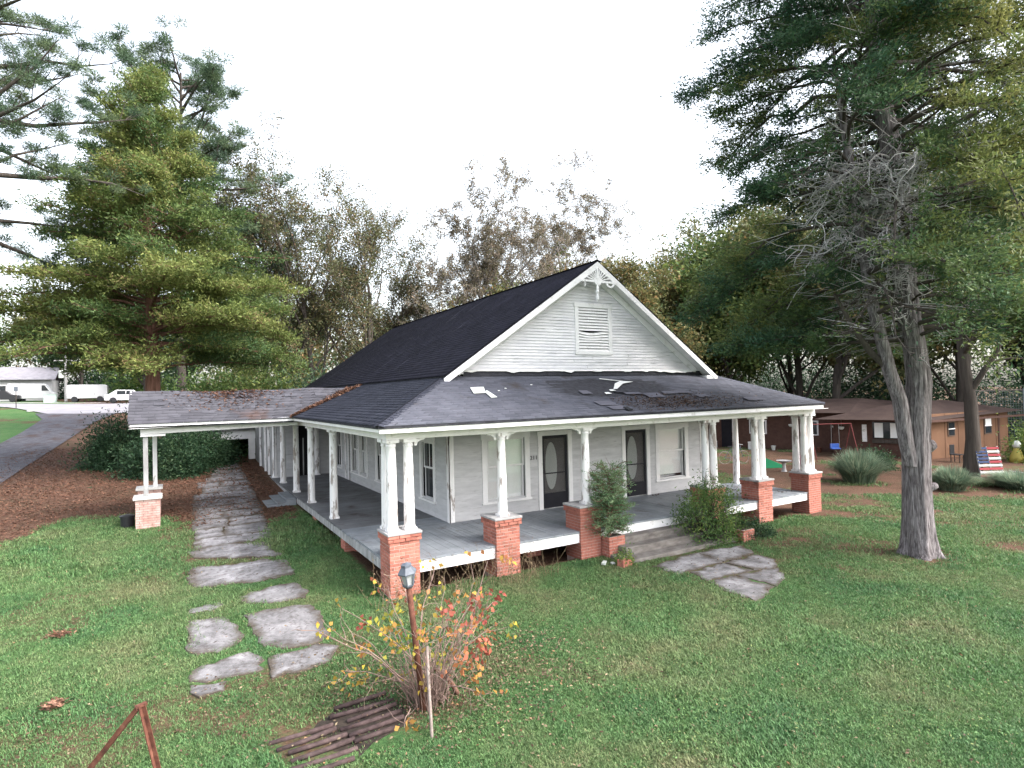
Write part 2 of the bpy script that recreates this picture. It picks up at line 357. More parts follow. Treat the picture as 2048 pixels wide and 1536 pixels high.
strip('pavement', [(-40, 99.2), (-20.2, 77), (-16, 72.2), (-12.2, 67.4), (-9.4, 66.4), (5, 64.3)], [(-40, 100.4), (-20.4, 78.4), (-16.2, 73.6), (-12.2, 68.6), (-9.4, 67.6), (5, 65.5)], M('pale_pavement', [(.3, (.4, .39, .38)), (.7, (.5, .49, .48))], 2), .12)

# driveway: separate concrete pieces, each its own object
rs_ = np.random.RandomState(5)
drive = empty('driveway', (-2.4, 4, .2)); tag(drive, kind='structure')
def slab(poly, parent, name='concrete_slab', th=.03, seed=0, mat=None, jit=.03):
    r = np.random.RandomState(seed); P = np.asarray(poly, float); out = []
    c0 = P.mean(0); P = c0 + (P - c0) * 1.05
    for i in range(len(P)):
        a, b = P[i], P[(i + 1) % len(P)]; L = np.linalg.norm(b - a); k = max(1, int(L / .13))
        for j in range(k):
            t = j / k; q = a * (1 - t) + b * t; q = q + r.normal(0, jit, 2) * (.5 if j == 0 else 1); out.append(q)
    O = np.array(out); n = len(O); I = c0 + (O - c0) * .975; mid = c0 + (O - c0) * .55
    z = lambda p, d: np.c_[p, terr(p[:, 0], p[:, 1]) + d]
    V = np.vstack([z(O, -.05), z(O, th * .55), z(I, th), z(mid, th + .004), z(c0[None], th + .006)])
    F = []
    for i in range(n):
        j = (i + 1) % n
        F += [(i, j, n + j, n + i), (n + i, n + j, 2*n + j, 2*n + i), (2*n + i, 2*n + j, 3*n + j, 3*n + i), (3*n + i, 3*n + j, 4*n)]
    mb = MB(); mb.add(V - np.array([c0[0], c0[1], 0]), F)
    o = mb.build(name, mat or mt['slab'], parent, smooth=False, loc=(c0[0], c0[1], 0))
    ea = o.data.attributes.new('edge', 'FLOAT', 'POINT'); ea.data.foreach_set('value', np.r_[np.ones(2 * n), np.full(n, .75), np.full(n, .12), 0.].astype(np.float32))
    return o
SL = [[(-3.48,-1.43),(-3.09,-1.25),(-2.7,-1.18),(-2.54,-1.6),(-2.59,-1.89),(-3.03,-1.94),(-3.51,-1.77)],
 [(-3.52,-1.9),(-3.1,-2.02),(-3.14,-2.27),(-3.43,-2.3),(-3.51,-2.11)],
 [(-2.44,-1.58),(-2.28,-1.53),(-1.61,-1.53),(-1.46,-1.75),(-1.68,-2.16),(-2.02,-2.27),(-2.46,-2.28),(-2.5,-2.12)],
 [(-2.54,.61),(-2.19,.63),(-1.45,.45),(-1.39,-.15),(-1.49,-1.17),(-1.79,-1.38),(-2.24,-1.27),(-2.46,-1.04),(-2.51,-.41)],
 [(-3.45,.79),(-2.92,.72),(-2.73,.09),(-2.71,-.4),(-2.96,-.82),(-3.41,-.81),(-3.49,-.55)],
 [(-3.42,1.46),(-2.89,1.56),(-2.85,1.36),(-3.04,1.08),(-3.43,1.23)],
 [(-2.55,1.64),(-2.01,1.93),(-1.47,1.94),(-1.33,1.38),(-1.45,.94),(-2.13,1.0),(-2.5,1.24)],
 [(-3.37,3.75),(-3.24,4.15),(-2.41,3.88),(-1.8,4.0),(-1.39,3.62),(-1.39,2.58),(-2.14,2.48),(-3.2,2.68),(-3.37,3.08)],
 [(-3.32,5.49),(-2.44,5.8),(-1.53,5.44),(-1.48,4.5),(-1.39,4.1),(-2.37,4.42),(-3.18,4.91)]]
for i, p in enumerate(SL): slab(p, drive, seed=i)
yy = 5.75
k = 20
while yy < 20.5:
    d = rs_.uniform(.75, 1.3); xl = np.interp(yy, [5, 9, 14, 20], [-3.3, -3.1, -2.7, -1.75]) + rs_.uniform(-.12, .12); xr = np.interp(yy, [5, 9, 14, 20], [-1.42, -1.15, -.95, -.85])
    y1 = yy + d; t0, t1 = rs_.uniform(-.14, .14, 2)
    if rs_.rand() < .45:
        xm = rs_.uniform(-2.5, -1.9)
        slab([(xl, yy + t0), (xm - .03, yy), (xm + .06, y1 - .05), (xl + .05, y1 - .05 + t1)], drive, seed=k, jit=.025); k += 1
        slab([(xm + .03, yy), (xr, yy - t0), (xr + .02, y1 - .05 - t1), (xm + .11, y1 - .05)], drive, seed=k, jit=.025); k += 1
    else:
        slab([(xl, yy + t0), (xr, yy - t0), (xr + .03, y1 - .05 - t1), (xl + .05, y1 - .05 + t1)], drive, seed=k, jit=.025); k += 1
    yy = y1
walk = empty('front_walk', (7, -2.4, .13)); tag(walk, kind='structure')
for i, p in enumerate([[(5.6,-1.43),(6.63,-1.24),(7.2,-1.24),(7.1,-2.0),(6.14,-2.08),(5.6,-2.1)], [(7.26,-1.22),(7.71,-1.21),(8.54,-1.39),(8.3,-1.95),(7.2,-2.02)],
        [(5.95,-2.19),(7.05,-2.14),(7.1,-2.82),(6.5,-2.8),(5.8,-2.8)], [(7.12,-2.12),(8.17,-2.12),(8.19,-2.6),(7.76,-2.94),(7.18,-2.86)],
        [(5.72,-2.9),(6.5,-2.88),(6.55,-3.75),(5.61,-4.05),(5.68,-3.66),(5.59,-3.26)], [(6.58,-2.88),(7.69,-3.04),(7.08,-3.59),(6.63,-3.75)]]):
    slab([(x, y) for x, y in p][::-1], walk, 'paving_stone', .025, seed=60 + i, jit=.04)

# ================================================================== HOUSE
F0 = .80            # deck level
house = empty('house', (6.7, 8, .13), 'old white wooden bungalow with front gable, wraparound porch and sagging side carport', 'house')
FY, LX, RX = 2.667, 2.5, 11.8
def fb(mb, face, u0, u1, o0, o1, z0, z1):
    """box on a wall: u along the wall, o outwards"""
    if face == 'front': return mb.box(u0, u1, FY - o1, FY - o0, z0, z1)
    if face == 'left': return mb.box(LX - o1, LX - o0, u0, u1, z0, z1)
    if face == 'wing': return mb.box(u0, u1, 15.1 - o1, 15.1 - o0, z0, z1)
def pt(face, u, o, z):
    return (u, FY - o, z) if face == 'front' else (LX - o, u, z) if face == 'left' else (u, 15.1 - o, z)
def siding(parent, face, u0, u1, z0, z1, h, holes, mat, lim=None, name='clapboard'):
    rr = random.Random(len(face) * 7 + int(z0 * 10)); nrow = int(math.ceil((z1 - z0) / h))
    for r in range(nrow):
        a = z0 + r * h; b = min(a + h, z1); segs = [(u0, u1)]
        if lim: segs = [(lim(a)[0], lim(a)[1])]
        for (p, q, c, d) in holes:
            if a + h * .5 > c and a + h * .5 < d:
                ns = []
                for s, e in segs:
                    if q <= s or p >= e: ns.append((s, e))
                    else:
                        if p > s: ns.append((s, p))
                        if q < e: ns.append((q, e))
                segs = ns
        for s, e in segs:
            if e - s < .04: continue
            # long runs are pieced from two boards with a butt joint
            cuts = [s, e] if e - s < 4.2 else [s, s + (e - s) * rr.uniform(.3, .7), e]
            for s2, e2 in zip(cuts[:-1], cuts[1:]):
                g = .003; st, et = s2 + g, e2 - g
                sl_, er_ = st, et
                if lim:
                    l2 = lim(b)
                    if s2 == s and abs(s - lim(a)[0]) < 1e-6: sl_ = l2[0]
                    if e2 == e and abs(e - lim(a)[1]) < 1e-6: er_ = l2[1]
                    if er_ - sl_ < .01: er_ = sl_ = (sl_ + er_) / 2
                tk = rr.uniform(.024, .03) if h > .1 else rr.uniform(.03, .038); b2 = b + .01
                V = [pt(face, st, 0, a), pt(face, et, 0, a), pt(face, et, tk, a), pt(face, st, tk, a),
                     pt(face, sl_, 0, b2), pt(face, er_, 0, b2), pt(face, er_, .006, b2), pt(face, sl_, .006, b2)]
                MB().add(V, [(0,1,2,3),(4,7,6,5),(3,2,6,7),(0,4,5,1),(1,5,6,2),(0,3,7,4)]).build(name, mat, parent)
GAB_S = .6823
wins_f = [(3.44, 4.93, 1.16, 3.03), (9.66, 11.12, 1.17, 3.0)]
doors_f = [(5.21, 6.38), (8.27, 9.41)]
holes_f = [(a + .06, b - .06, c + .05, d - .05) for a, b, c, d in wins_f] + [(a + .06, b - .06, 0, 2.95) for a, b in doors_f]
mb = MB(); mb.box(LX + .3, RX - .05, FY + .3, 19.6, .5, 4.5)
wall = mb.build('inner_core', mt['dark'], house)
fw = MB(); fb(fw, 'front', LX, RX, -.05, -.02, 3.06, 3.36)
fw = fw.build('front_wall', mt['siding'], house)
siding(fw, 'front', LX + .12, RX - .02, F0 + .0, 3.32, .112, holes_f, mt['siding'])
lwm = MB(); fb(lwm, 'left', FY + .06, 15.1, -.05, -.02, 3.06, 3.4)
lw = lwm.build('left_wall', mt['siding'], house)
wins_l = [(3.53, 4.66, 1.16, 2.95, 1), (7.1, 8.85, 1.17, 2.95, 2), (9.75, 12.05, 1.15, 2.95, 2), (13.4, 14.45, 1.15, 2.95, 1)]
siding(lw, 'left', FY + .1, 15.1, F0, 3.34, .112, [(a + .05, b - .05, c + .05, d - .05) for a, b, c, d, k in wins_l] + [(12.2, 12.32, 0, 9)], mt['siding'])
c = MB(); c.box(RX - .1, RX, FY, 19.6, .4, 4.6).box(LX, RX, 19.6, 19.7, .4, 4.6); c.build('rear_wall', mt['siding'], house)
c = MB(); fb(c, 'front', LX - .03, LX + .12, .0, .035, F0, 3.35); fb(c, 'left', FY - .035, FY + .1, 0, .035, F0, 3.35); c.build('corner_board', mt['peel'], house)
c = MB(); fb(c, 'front', RX - .12, RX + .03, .0, .035, F0, 3.35); c.build('corner_board', mt['peel'], house)
c = MB(); fb(c, 'left', 12.34, 12.5, -.2, .03, F0, 3.3); fb(c, 'left', 12.75, 12.98, 0, .03, F0, 3.3); c.build('corner_board', mt['peel'], house)
c = MB(); fb(c, 'left', 12.2, 12.34, -.25, -.2, F0, 3.3); c.build('dark_gap', mt['dark'], house)
def glass_clear():
    t = NT('window_glass'); tr = t.n('BsdfTransparent'); g = t.n('BsdfGlossy'); g.inputs['Roughness'].default_value = .05
    mx = t.n('MixShader'); mx.inputs[0].default_value = .12; t.l(tr.outputs[0], mx.inputs[1]); t.l(g.outputs[0], mx.inputs[2]); t.l(mx.outputs[0], t.out.inputs[0]); return t.m
mt['glass'] = glass_clear()
def screen_mat():
    t = NT('door_screen'); tr = t.n('BsdfTransparent'); d = t.n('BsdfDiffuse'); d.inputs[0].default_value = (.1, .095, .095, 1)
    mx = t.n('MixShader'); mx.inputs[0].default_value = .28; t.l(tr.outputs[0], mx.inputs[1]); t.l(d.outputs[0], mx.inputs[2]); t.l(mx.outputs[0], t.out.inputs[0]); return t.m
mt['scr'] = screen_mat()
def window(face, u0, u1, z0, z1, dark=False, double=1, slit=False):
    tw = .15; t = MB()
    fb(t, face, u0, u0 + tw, -.02, .04, z0, z1); fb(t, face, u1 - tw, u1, -.02, .04, z0, z1)
    fb(t, face, u0 - .02, u1 + .02, -.02, .05, z1 - .16, z1 + .0)
    if double == 2: fb(t, face, (u0 + u1) / 2 - .09, (u0 + u1) / 2 + .09, -.06, .04, z0 + .05, z1 - .16)
    w_ = t.build('window', mt['white_trim'], house, bevel=.004)
    s = MB(); fb(s, face, u0 - .03, u1 + .03, -.05, .075, z0 - .01, z0 + .045); s.build('window_sill', mt['white_trim'], w_, bevel=.005)
    spans = [(u0 + tw, u1 - tw)] if double == 1 else [(u0 + tw, (u0 + u1) / 2 - .09), ((u0 + u1) / 2 + .09, u1 - tw)]
    zm = z0 + (z1 - .16 - z0) * .56
    for a, b in spans:
        for (c, d, o) in ((z0 + .045, zm + .02, -.07), (zm - .02, z1 - .16, -.04)):
            s = MB(); fb(s, face, a, a + .055, o - .03, o, c, d); fb(s, face, b - .055, b, o - .03, o, c, d)
            fb(s, face, a + .055, b - .055, o - .03, o, c, c + .05); fb(s, face, a + .055, b - .055, o - .03, o, d - .045, d)
            if dark and d > zm + .1 and double == 1:
                fb(s, face, (a + b) / 2 - .012, (a + b) / 2 + .012, o - .025, o - .004, c + .05, d - .045)
            s.build('sash', mt['white_trim'], w_)
            s = MB(); fb(s, face, a + .055, b - .055, o - .018, o - .014, c + .05, d - .045); s.build('pane', mt['glass_dark'] if dark else mt['glass'], w_)
        if not dark:
            s = MB(); fb(s, face, a, b, -.14, -.125, z0 + (.18 if slit else .06), z1 - .17); s.build('blind', mt['blind'], w_)
    return w_
window('front', *wins_f[0]); window('front', *wins_f[1], slit=True)
for a, b, c_, d_, k_ in wins_l: window('left', a, b, c_, d_, dark=(k_ == 1), double=k_)
def door(t0, t1):
    u0, u1 = t0 + .14, t1 - .14; zt = 2.87
    t = MB(); fb(t, 'front', t0, u0, -.02, .04, F0, zt); fb(t, 'front', u1, t1, -.02, .04, F0, zt); fb(t, 'front', t0 - .015, t1 + .015, -.02, .048, zt, 3.0)
    d = t.build('door', mt['white_trim'], house, bevel=.004)
    t = MB(); fb(t, 'front', u0, u1, -.02, .02, F0 - .005, F0 + .02); t.build('threshold', mt['weathered'], d)
    t = MB(); fb(t, 'front', u0, u1, -.1, -.062, F0 + .02, zt); t.build('inner_leaf', mt['screen'], d)
    n = 36; um = (u0 + u1) / 2 - .1
    P = [pt('front', um + .2 * math.cos(2 * math.pi * i / n), -.06, 2.0 + .67 * math.sin(2 * math.pi * i / n)) for i in range(n)]
    MB().prism(P, (0, -.012, 0)).build('oval_pane', mt['oval'], d)
    t = MB(); fb(t, 'front', u0 + .005, u0 + .075, -.035, .0, F0 + .02, zt); fb(t, 'front', u1 - .075, u1 - .005, -.035, .0, F0 + .02, zt)
    fb(t, 'front', u0 + .075, u1 - .075, -.035, .0, zt - .09, zt); fb(t, 'front', u0 + .075, u1 - .075, -.035, 0, F0 + .02, F0 + .44); fb(t, 'front', u0 + .075, u1 - .075, -.03, -.005, 1.78, 1.81)
    sf = t.build('screen_frame', mt['kick'], d, bevel=.004)
    t = MB(); fb(t, 'front', u0 + .075, u1 - .075, -.022, -.018, F0 + .44, zt - .09); t.build('screen', mt['scr'], d)
    t = MB(); p = pt('front', u0 + .04, .0, 1.85); t.box(p[0] - .012, p[0] + .012, p[1] - .05, p[1], 1.8, 1.92); t.build('handle', mt['kick'], d)
for a, b in doors_f: door(a, b)
# house number
for i, ch in enumerate('211'):
    fc = bpy.data.curves.new('digit', 'FONT'); fc.body = ch; fc.size = .165; fc.extrude = .008
    tmp = bpy.data.objects.new('digit_curve', fc); me = bpy.data.meshes.new_from_object(tmp); bpy.data.objects.remove(tmp)
    me.materials.clear(); me.materials.append(mt['number'])
    o = link_mesh('house_number', me, house, (4.935 + i * .085, FY - .034, 2.225)); o.rotation_euler = (R_(90), 0, 0)
# ---- deck
dk = MB(); dk.box(.05, 13.35, .06, 2.6, .62, .755); dk.box(.05, 2.45, 2.6, 21, .62, .755)
deck = dk.build('porch_deck', M('deck_joists', [(0, (.08, .07, .065))]), house)
bw = .118
for i in range(int(13.42 / bw) + 1):
    x0 = i * bw; x1 = min(x0 + bw - .005, 13.42); dz = rs_.uniform(-.003, .003)
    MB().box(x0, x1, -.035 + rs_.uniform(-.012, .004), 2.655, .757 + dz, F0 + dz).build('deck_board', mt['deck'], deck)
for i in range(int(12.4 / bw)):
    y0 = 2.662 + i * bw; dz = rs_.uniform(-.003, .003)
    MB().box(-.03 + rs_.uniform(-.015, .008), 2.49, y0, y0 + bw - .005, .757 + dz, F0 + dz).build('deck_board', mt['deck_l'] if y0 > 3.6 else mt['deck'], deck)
MB().box(-.02, .25, 15.05, 21.6, .757, F0).build('deck_board', mt['weathered'], deck)
c = MB(); c.box(.58, 4.62, -.02, .02, .53, .755); c.build('deck_fascia', mt['white'], house, bevel=.004)
c = MB(); c.box(5.22, 8.97, -.02, .02, .55, .755); c.build('deck_fascia', mt['white'], house, bevel=.004)
c = MB(); c.box(9.52, 13.44, -.02, .02, .55, .755); c.build('deck_fascia', mt['white'], house, bevel=.004)
c = MB(); c.box(-.02, .02, .5, 9.6, .56, .755); c.build('deck_fascia', mt['weathered'], house, bevel=.004)
c = MB(); c.box(-.02, .02, 11.4, 21.5, .45, .755); c.build('deck_fascia', mt['weathered'], house, bevel=.004)
c = MB(); c.box(13.34, 13.38, .5, 2.6, .55, .755); c.build('deck_fascia', mt['white'], house)
# ---- brick piers
mt['mortar_d'] = M('dark_mortar', [(.3, (.12, .08, .07)), (.7, (.2, .14, .12))], 20)
BL, BH, BD, JT = .195, .057, .092, .0105
brick_me = {}
def brick_mesh(l, w_, mat, key):
    k_ = (round(l, 3), round(w_, 3), key)
    if k_ not in brick_me:
        e = .004; b = MB(); x, y, z = l / 2, w_ / 2, BH / 2
        V = [(sx * (x - a), sy * (y - b_), sz * (z - c_)) for sz in (-1, 1) for (a, b_, c_) in ((0, e, e), (e, 0, e), (e, e, 0)) for sx, sy in ((-1, -1), (1, -1), (1, 1), (-1, 1))]
        bm_v = np.array(V); 
        import bmesh as _b
        bm = _b.new(); vs_ = [bm.verts.new(v) for v in bm_v]; _b.ops.convex_hull(bm, input=vs_); me = bpy.data.meshes.new('brick'); bm.to_mesh(me); bm.free(); me.materials.append(mat); brick_me[k_] = me
    return brick_me[k_]
def brick_block(parent, x0, x1, y0, y1, z0, z1, objs, mat, key, corbel=2, faces=('f', 'l'), seed=0):
    """mortar core + running bond; visible faces as single brick objects or one joined part"""
    r = random.Random(seed); ch = BH + JT; n = int(round((z1 - z0) / ch)); join = MB()
    MB().box(x0 + .008, x1 - .008, y0 + .008, y1 - .008, z0 - .1, z1 - .003).build('mortar', mt['mortar'] if key == 'r' else mt['mortar_d'], parent)
    for i in range(n):
        z = z1 - (i + .5) * ch; off = .035 if i < corbel else 0
        X0, X1, Y0, Y1 = x0 - off, x1 + off, y0 - off, y1 + off
        W_, D_ = X1 - X0, Y1 - Y0; par = i % 2
        runs = []
        # front/back run full width on even courses, between the ends on odd ones
        a0, a1 = (X0, X1) if par == 0 else (X0 + BD + JT, X1 - BD - JT)
        b0, b1 = (Y0 + BD + JT, Y1 - BD - JT) if par == 0 else (Y0, Y1)
        def cut(s, e):
            k_ = max(1, int(round((e - s + JT) / (BL + JT)))); l = (e - s - (k_ - 1) * JT) / k_
            return [(s + j * (l + JT) + l / 2, l) for j in range(k_)]
        for u, l in cut(a0, a1):
            runs.append(('f', u, Y0 + BD / 2, l, 0)); runs.append(('b', u, Y1 - BD / 2, l, 0))
        for u, l in cut(b0, b1):
            runs.append(('l', X0 + BD / 2, u, l, 1)); runs.append(('r', X1 - BD / 2, u, l, 1))
        for fc_, bx, by, l, rot in runs:
            j = lambda: r.uniform(-.003, .003)
            if objs and fc_ in faces:
                o = link_mesh('brick', brick_mesh(l, BD, mat, key), parent, (bx + j(), by + j(), z + j() * .4)); o.rotation_euler = (0, 0, R_(90) * rot + j())
            else:
                hx, hy = (l / 2, BD / 2) if not rot else (BD / 2, l / 2)
                join.obox((bx + j(), by + j(), z), (hx, 0, 0), (0, hy, 0), (0, 0, BH / 2))
    if join.n:
        o = join.build('brick_courses', mat, parent); o['kind'] = 'stuff'
PX = [(-.03, .59), (2.34, 2.93), (4.6, 5.2), (8.95, 9.55), (11.03, 11.65), (13.42, 14.04)]
pier_top = 1.345
for i, (a, b) in enumerate(PX):
    p = empty('brick_pier', (a, 0, .13), parent=house)
    ob = i in (0, 1, 4)
    brick_block(p, a, b, -.08, .52, .1, pier_top, ob, mt['brick'], 'r', seed=i)
    c = MB(); c.box(a - .05, b + .05, -.13, .57, pier_top, pier_top + .05); c.build('cap', mt['capstone'], p, bevel=.012)
for y in (3.6, 7.0, 9.9):
    p = empty('brick_pier', (.1, y, .2), parent=house); brick_block(p, .04, .44, y, y + .4, tz(0, y) - .1, .6, False, mt['brick'], 'r', 0, seed=int(y * 9))
for x in (3.9, 6.9, 10.3):
    p = empty('brick_pier', (x, 1.5, .2), parent=house); brick_block(p, x, x + .4, 1.2, 1.6, .0, .6, False, mt['brick'], 'r', 0, seed=int(x * 9))
# ---- columns
def column_mesh(h, r0=.11, r1=.092, pl=.235):
    t = MB(); t.box(-pl / 2, pl / 2, -pl / 2, pl / 2, 0, .05)
    prof = [(r0 * 1.07, .05), (r0 * 1.07, .075), (r0 * 1.01, .09), (r0, .11)] + [(r0 + (r1 - r0) * s ** 1.3, .14 + (h - .3) * s) for s in np.linspace(.1, 1, 7)] + [(r1 * 1.05, h - .15), (r1 * 1.12, h - .135), (r1 * 1.12, h - .12), (r1 * 1.0, h - .11), (r1 * 1.25, h - .065)]
    t.lathe(prof, n=18); t.box(-r1 * 1.45, r1 * 1.45, -r1 * 1.45, r1 * 1.45, h - .065, h)
    return t.mesh('column', mt['peel'], False)
BEAM = 3.22
short = column_mesh(BEAM - pier_top - .05); tall = column_mesh(BEAM - F0)
for me in (short, tall):
    for p in me.polygons: p.use_smooth = len(p.vertices) == 4 and abs(p.normal.z) < .5 and max(abs(p.normal.x), abs(p.normal.y)) < .999999
brk = MB()
P = [(0, 0, 0)] + [(.2 - .17 * math.sin(a), 0, -.16 + .13 * math.cos(a)) for a in np.linspace(0, math.pi / 2, 7)] + [(.0, 0, -.17)]
P[1] = (.21, 0, 0)
brk.prism([(x, -.03, z) for x, y, z in [(0, 0, 0), (.22, 0, 0), (.22, 0, -.035), (.13, 0, -.05), (.07, 0, -.085), (.045, 0, -.15), (0, 0, -.15)]], (0, .06, 0))
brk_me = brk.mesh('bracket', mt['white_trim'])
def colm(x, y, z, me, br=(1, -1), ax=0):
    o = link_mesh('column', me, house, (x, y, z))
    for s in br:
        b = link_mesh('bracket', brk_me, house, (x + (s * .13 if ax == 0 else 0), y + (s * .13 if ax == 1 else 0), BEAM + .002))
        b.rotation_euler = (0, 0, (0 if s > 0 else math.pi) + (math.pi / 2 if ax else 0))
zc = pier_top + .05
for x, y, br in [(.1, .12, ()), (.46, .12, (1,)), (.1, .44, ()), (2.63, .14, (1, -1)), (4.95, .14, (-1, 1)), (9.1, .14, ()), (9.42, .14, ()), (11.2, .14, ()), (11.5, .14, ()), (13.57, .14, ()), (13.88, .14, ()), (13.6, .44, ())]:
    colm(x, y, zc, short, br)
for y in (5.12, 8.03, 10.54, 13.3): colm(.15, y, F0, tall, (1, -1) if y < 9 else (), 1)
colm(13.22, 2.45, F0, tall, ())
colm(1.78, 14.9, F0, tall, ())
colm(.14, 15.25, F0, tall, ())
# ---- beams, fascia, soffit
EZ, EF = 3.52, 3.40
c = MB(); c.box(-.02, 14.02, .02, .3, BEAM, 3.39); c.build('porch_beam', mt['white'], house, bevel=.006)
c = MB(); c.box(-.02, .28, .302, 15.2, BEAM, 3.39); c.build('porch_beam', mt['white_trim'], house, bevel=.006)
c = MB(); c.box(13.72, 14.0, .302, 2.7, BEAM, 3.39); c.build('porch_beam', mt['white'], house)
EL, EFR = (-.307, -.45), (14.05, -.25)
c = MB(); c.prism([(EL[0], EL[1], EF - .02), (6.9, -.365, EF - .03), (6.9, -.365, EZ + .005), (EL[0], EL[1], EZ)], (0, .03, 0))
c.build('eave_fascia', mt['white'], house, bevel=.003)
c = MB(); c.prism([(6.905, -.352, EF - .02), (EFR[0], EFR[1], EF + .01), (EFR[0], EFR[1], EZ + .03), (6.905, -.352, EZ + .02)], (0, .03, 0))
c.build('eave_fascia', mt['white'], house, bevel=.003)
c = MB(); c.box(EL[0], EL[0] + .03, -.42, 20.5, EF, EZ); c.build('eave_fascia', mt['white_trim'], house)
c = MB(); c.box(14.02, 14.05, -.22, 3.2, EF, EZ); c.build('eave_fascia', mt['white'], house)
c = MB(); c.box(-.28, 14.03, -.23, .02, EF - .012, EF - .002); c.box(-.28, 14.03, -.42, -.232, EF - .014, EF - .004); c.box(-.278, -.02, .02, 20.5, EF - .012, EF - .002); c.build('soffit', mt['white_trim'], house)
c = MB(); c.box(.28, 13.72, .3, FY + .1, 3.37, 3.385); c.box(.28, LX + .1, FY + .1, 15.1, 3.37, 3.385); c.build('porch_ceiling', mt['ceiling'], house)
# ---- roofs
def roof(name, E0, E1, T0, T1, mat, parent, h=.145, w_=.32, sag=None, seed=0, lift=.011, base=True):
    """asphalt shingle slope between eave E0-E1 and top edge T0-T1: every tab is real, joined into one part"""
    r = np.random.RandomState(seed); E0, E1, T0, T1 = (np.asarray(q, float) for q in (E0, E1, T0, T1))
    up = (T0 + T1) / 2 - (E0 + E1) / 2; along = nrm(E1 - E0); slope = up - along * (up @ along); L = np.linalg.norm(slope); sl_ = slope / L
    nn = np.cross(along, sl_); nn = nn * np.sign(nn[2]); rows = int(L / h); V = []; F = []; k_ = 0
    for i in range(rows + 1):
        s0 = i / rows * .999; s1 = min((i + 1.18) / rows, 1.0)
        if i == rows: break
        a0, b0, a1, b1 = E0 + (T0 - E0) * s0, E1 + (T1 - E1) * s0, E0 + (T0 - E0) * s1, E1 + (T1 - E1) * s1
        W_ = np.linalg.norm(b0 - a0); nt_ = max(1, int(W_ / w_)); ph = (i % 2) * .5 + r.uniform(-.08, .08)
        us = np.clip((np.arange(nt_ + 2) - ph) / nt_, 0, 1)
        for j in range(nt_ + 1):
            u0, u1 = us[j], us[j + 1]
            if u1 - u0 < .002: continue
            g = .003 / W_; dz = lift + r.uniform(0, .006); tw = r.uniform(-.004, .004)
            q = [a0 + (b0 - a0) * (u0 + g), a0 + (b0 - a0) * (u1 - g), a1 + (b1 - a1) * (u1 - g), a1 + (b1 - a1) * (u0 + g)]
            top = [q[0] + nn * (dz + tw), q[1] + nn * (dz - tw), q[2] + nn * .003, q[3] + nn * .003]
            bot = [q[0] - nn * .002, q[1] - nn * .002]
            V += top + bot; F += [(k_, k_ + 1, k_ + 2, k_ + 3), (k_ + 4, k_ + 5, k_ + 1, k_)]; k_ += 6
    V = np.array(V)
    if sag: V[:, 2] += sag(V)
    o = link_mesh(name, quads(name, V, np.array(F), mat), parent); o['kind'] = 'stuff'
    return o
def deckplane(parent, pts, mat, th=.04, name='roof_deck', sag=None):
    P = np.asarray(pts, float) - np.array((0, 0, .012)); return MB().prism(P - np.array((0, 0, th)), (0, 0, th)).build(name, mat, parent)
pr = empty('porch_roof', (6, 1, 3.5), parent=house)
A0, A1, B1, B0 = (EL[0] - .03, EL[1] - .03, EZ), (EFR[0] + .03, EFR[1] - .03, EZ + .03), (12.3, FY, 4.57), (2.42, FY, 4.57)
deckplane(pr, [A0, A1, B1, B0], mt['ridge']); roof('front_shingles', A0, A1, B0, B1, mt['sh_front'], pr, seed=1, sag=lambda V: -.035 * np.sin(np.clip((V[:, 0] - 4) / 6, 0, 1) * np.pi) * np.clip((V[:, 1] - .3) / 1.0, 0, 1) * np.clip((2.6 - V[:, 1]) / .5, 0, 1))
LA0, LA1, LB1, LB0 = (-.337, 20.5, EZ), A0, B0, (2.42, 20.5, 4.57)
deckplane(pr, [LA0, LA1, LB1, LB0], mt['ridge']); roof('left_shingles', LA0, LA1, LB0, LB1, mt['sh_left'], pr, seed=2)
RA0, RA1, RB1, RB0 = A1, (14.08, 3.3, EZ), (12.3, 3.3, 4.57), B1
deckplane(pr, [RA0, RA1, RB1, RB0], mt['ridge']); roof('right_shingles', RA0, RA1, RB0, RB1, mt['sh_front'], pr, seed=3)
def capstrip(p, q, mat, parent, name, wd=.26, n=40, tiltv=(0, 0, 1)):
    p, q = np.asarray(p, float), np.asarray(q, float); d = nrm(q - p); s = nrm(np.cross(d, (0, 0, 1))); u = np.cross(s, d); L = np.linalg.norm(q - p); t = MB(); k_ = int(L / .14)
    for i in range(k_):
        a = p + d * (i * L / k_); b = p + d * ((i + 1.12) * L / k_); o0, o1 = u * .03, u * .018
        t.add([a + o0, a + o0 - s * wd / 2 - u * .045, b + o1 - s * wd / 2 - u * .045, b + o1, a + o0 + s * wd / 2 - u * .045, b + o1 + s * wd / 2 - u * .045], [(0, 1, 2, 3), (4, 0, 3, 5)])
    o = t.build(name, mat, parent); o['kind'] = 'stuff'; return o
capstrip(A0, B0, mt['sh_left'], pr, 'hip_cap'); capstrip(A1, B1, mt['sh_front'], pr, 'hip_cap')
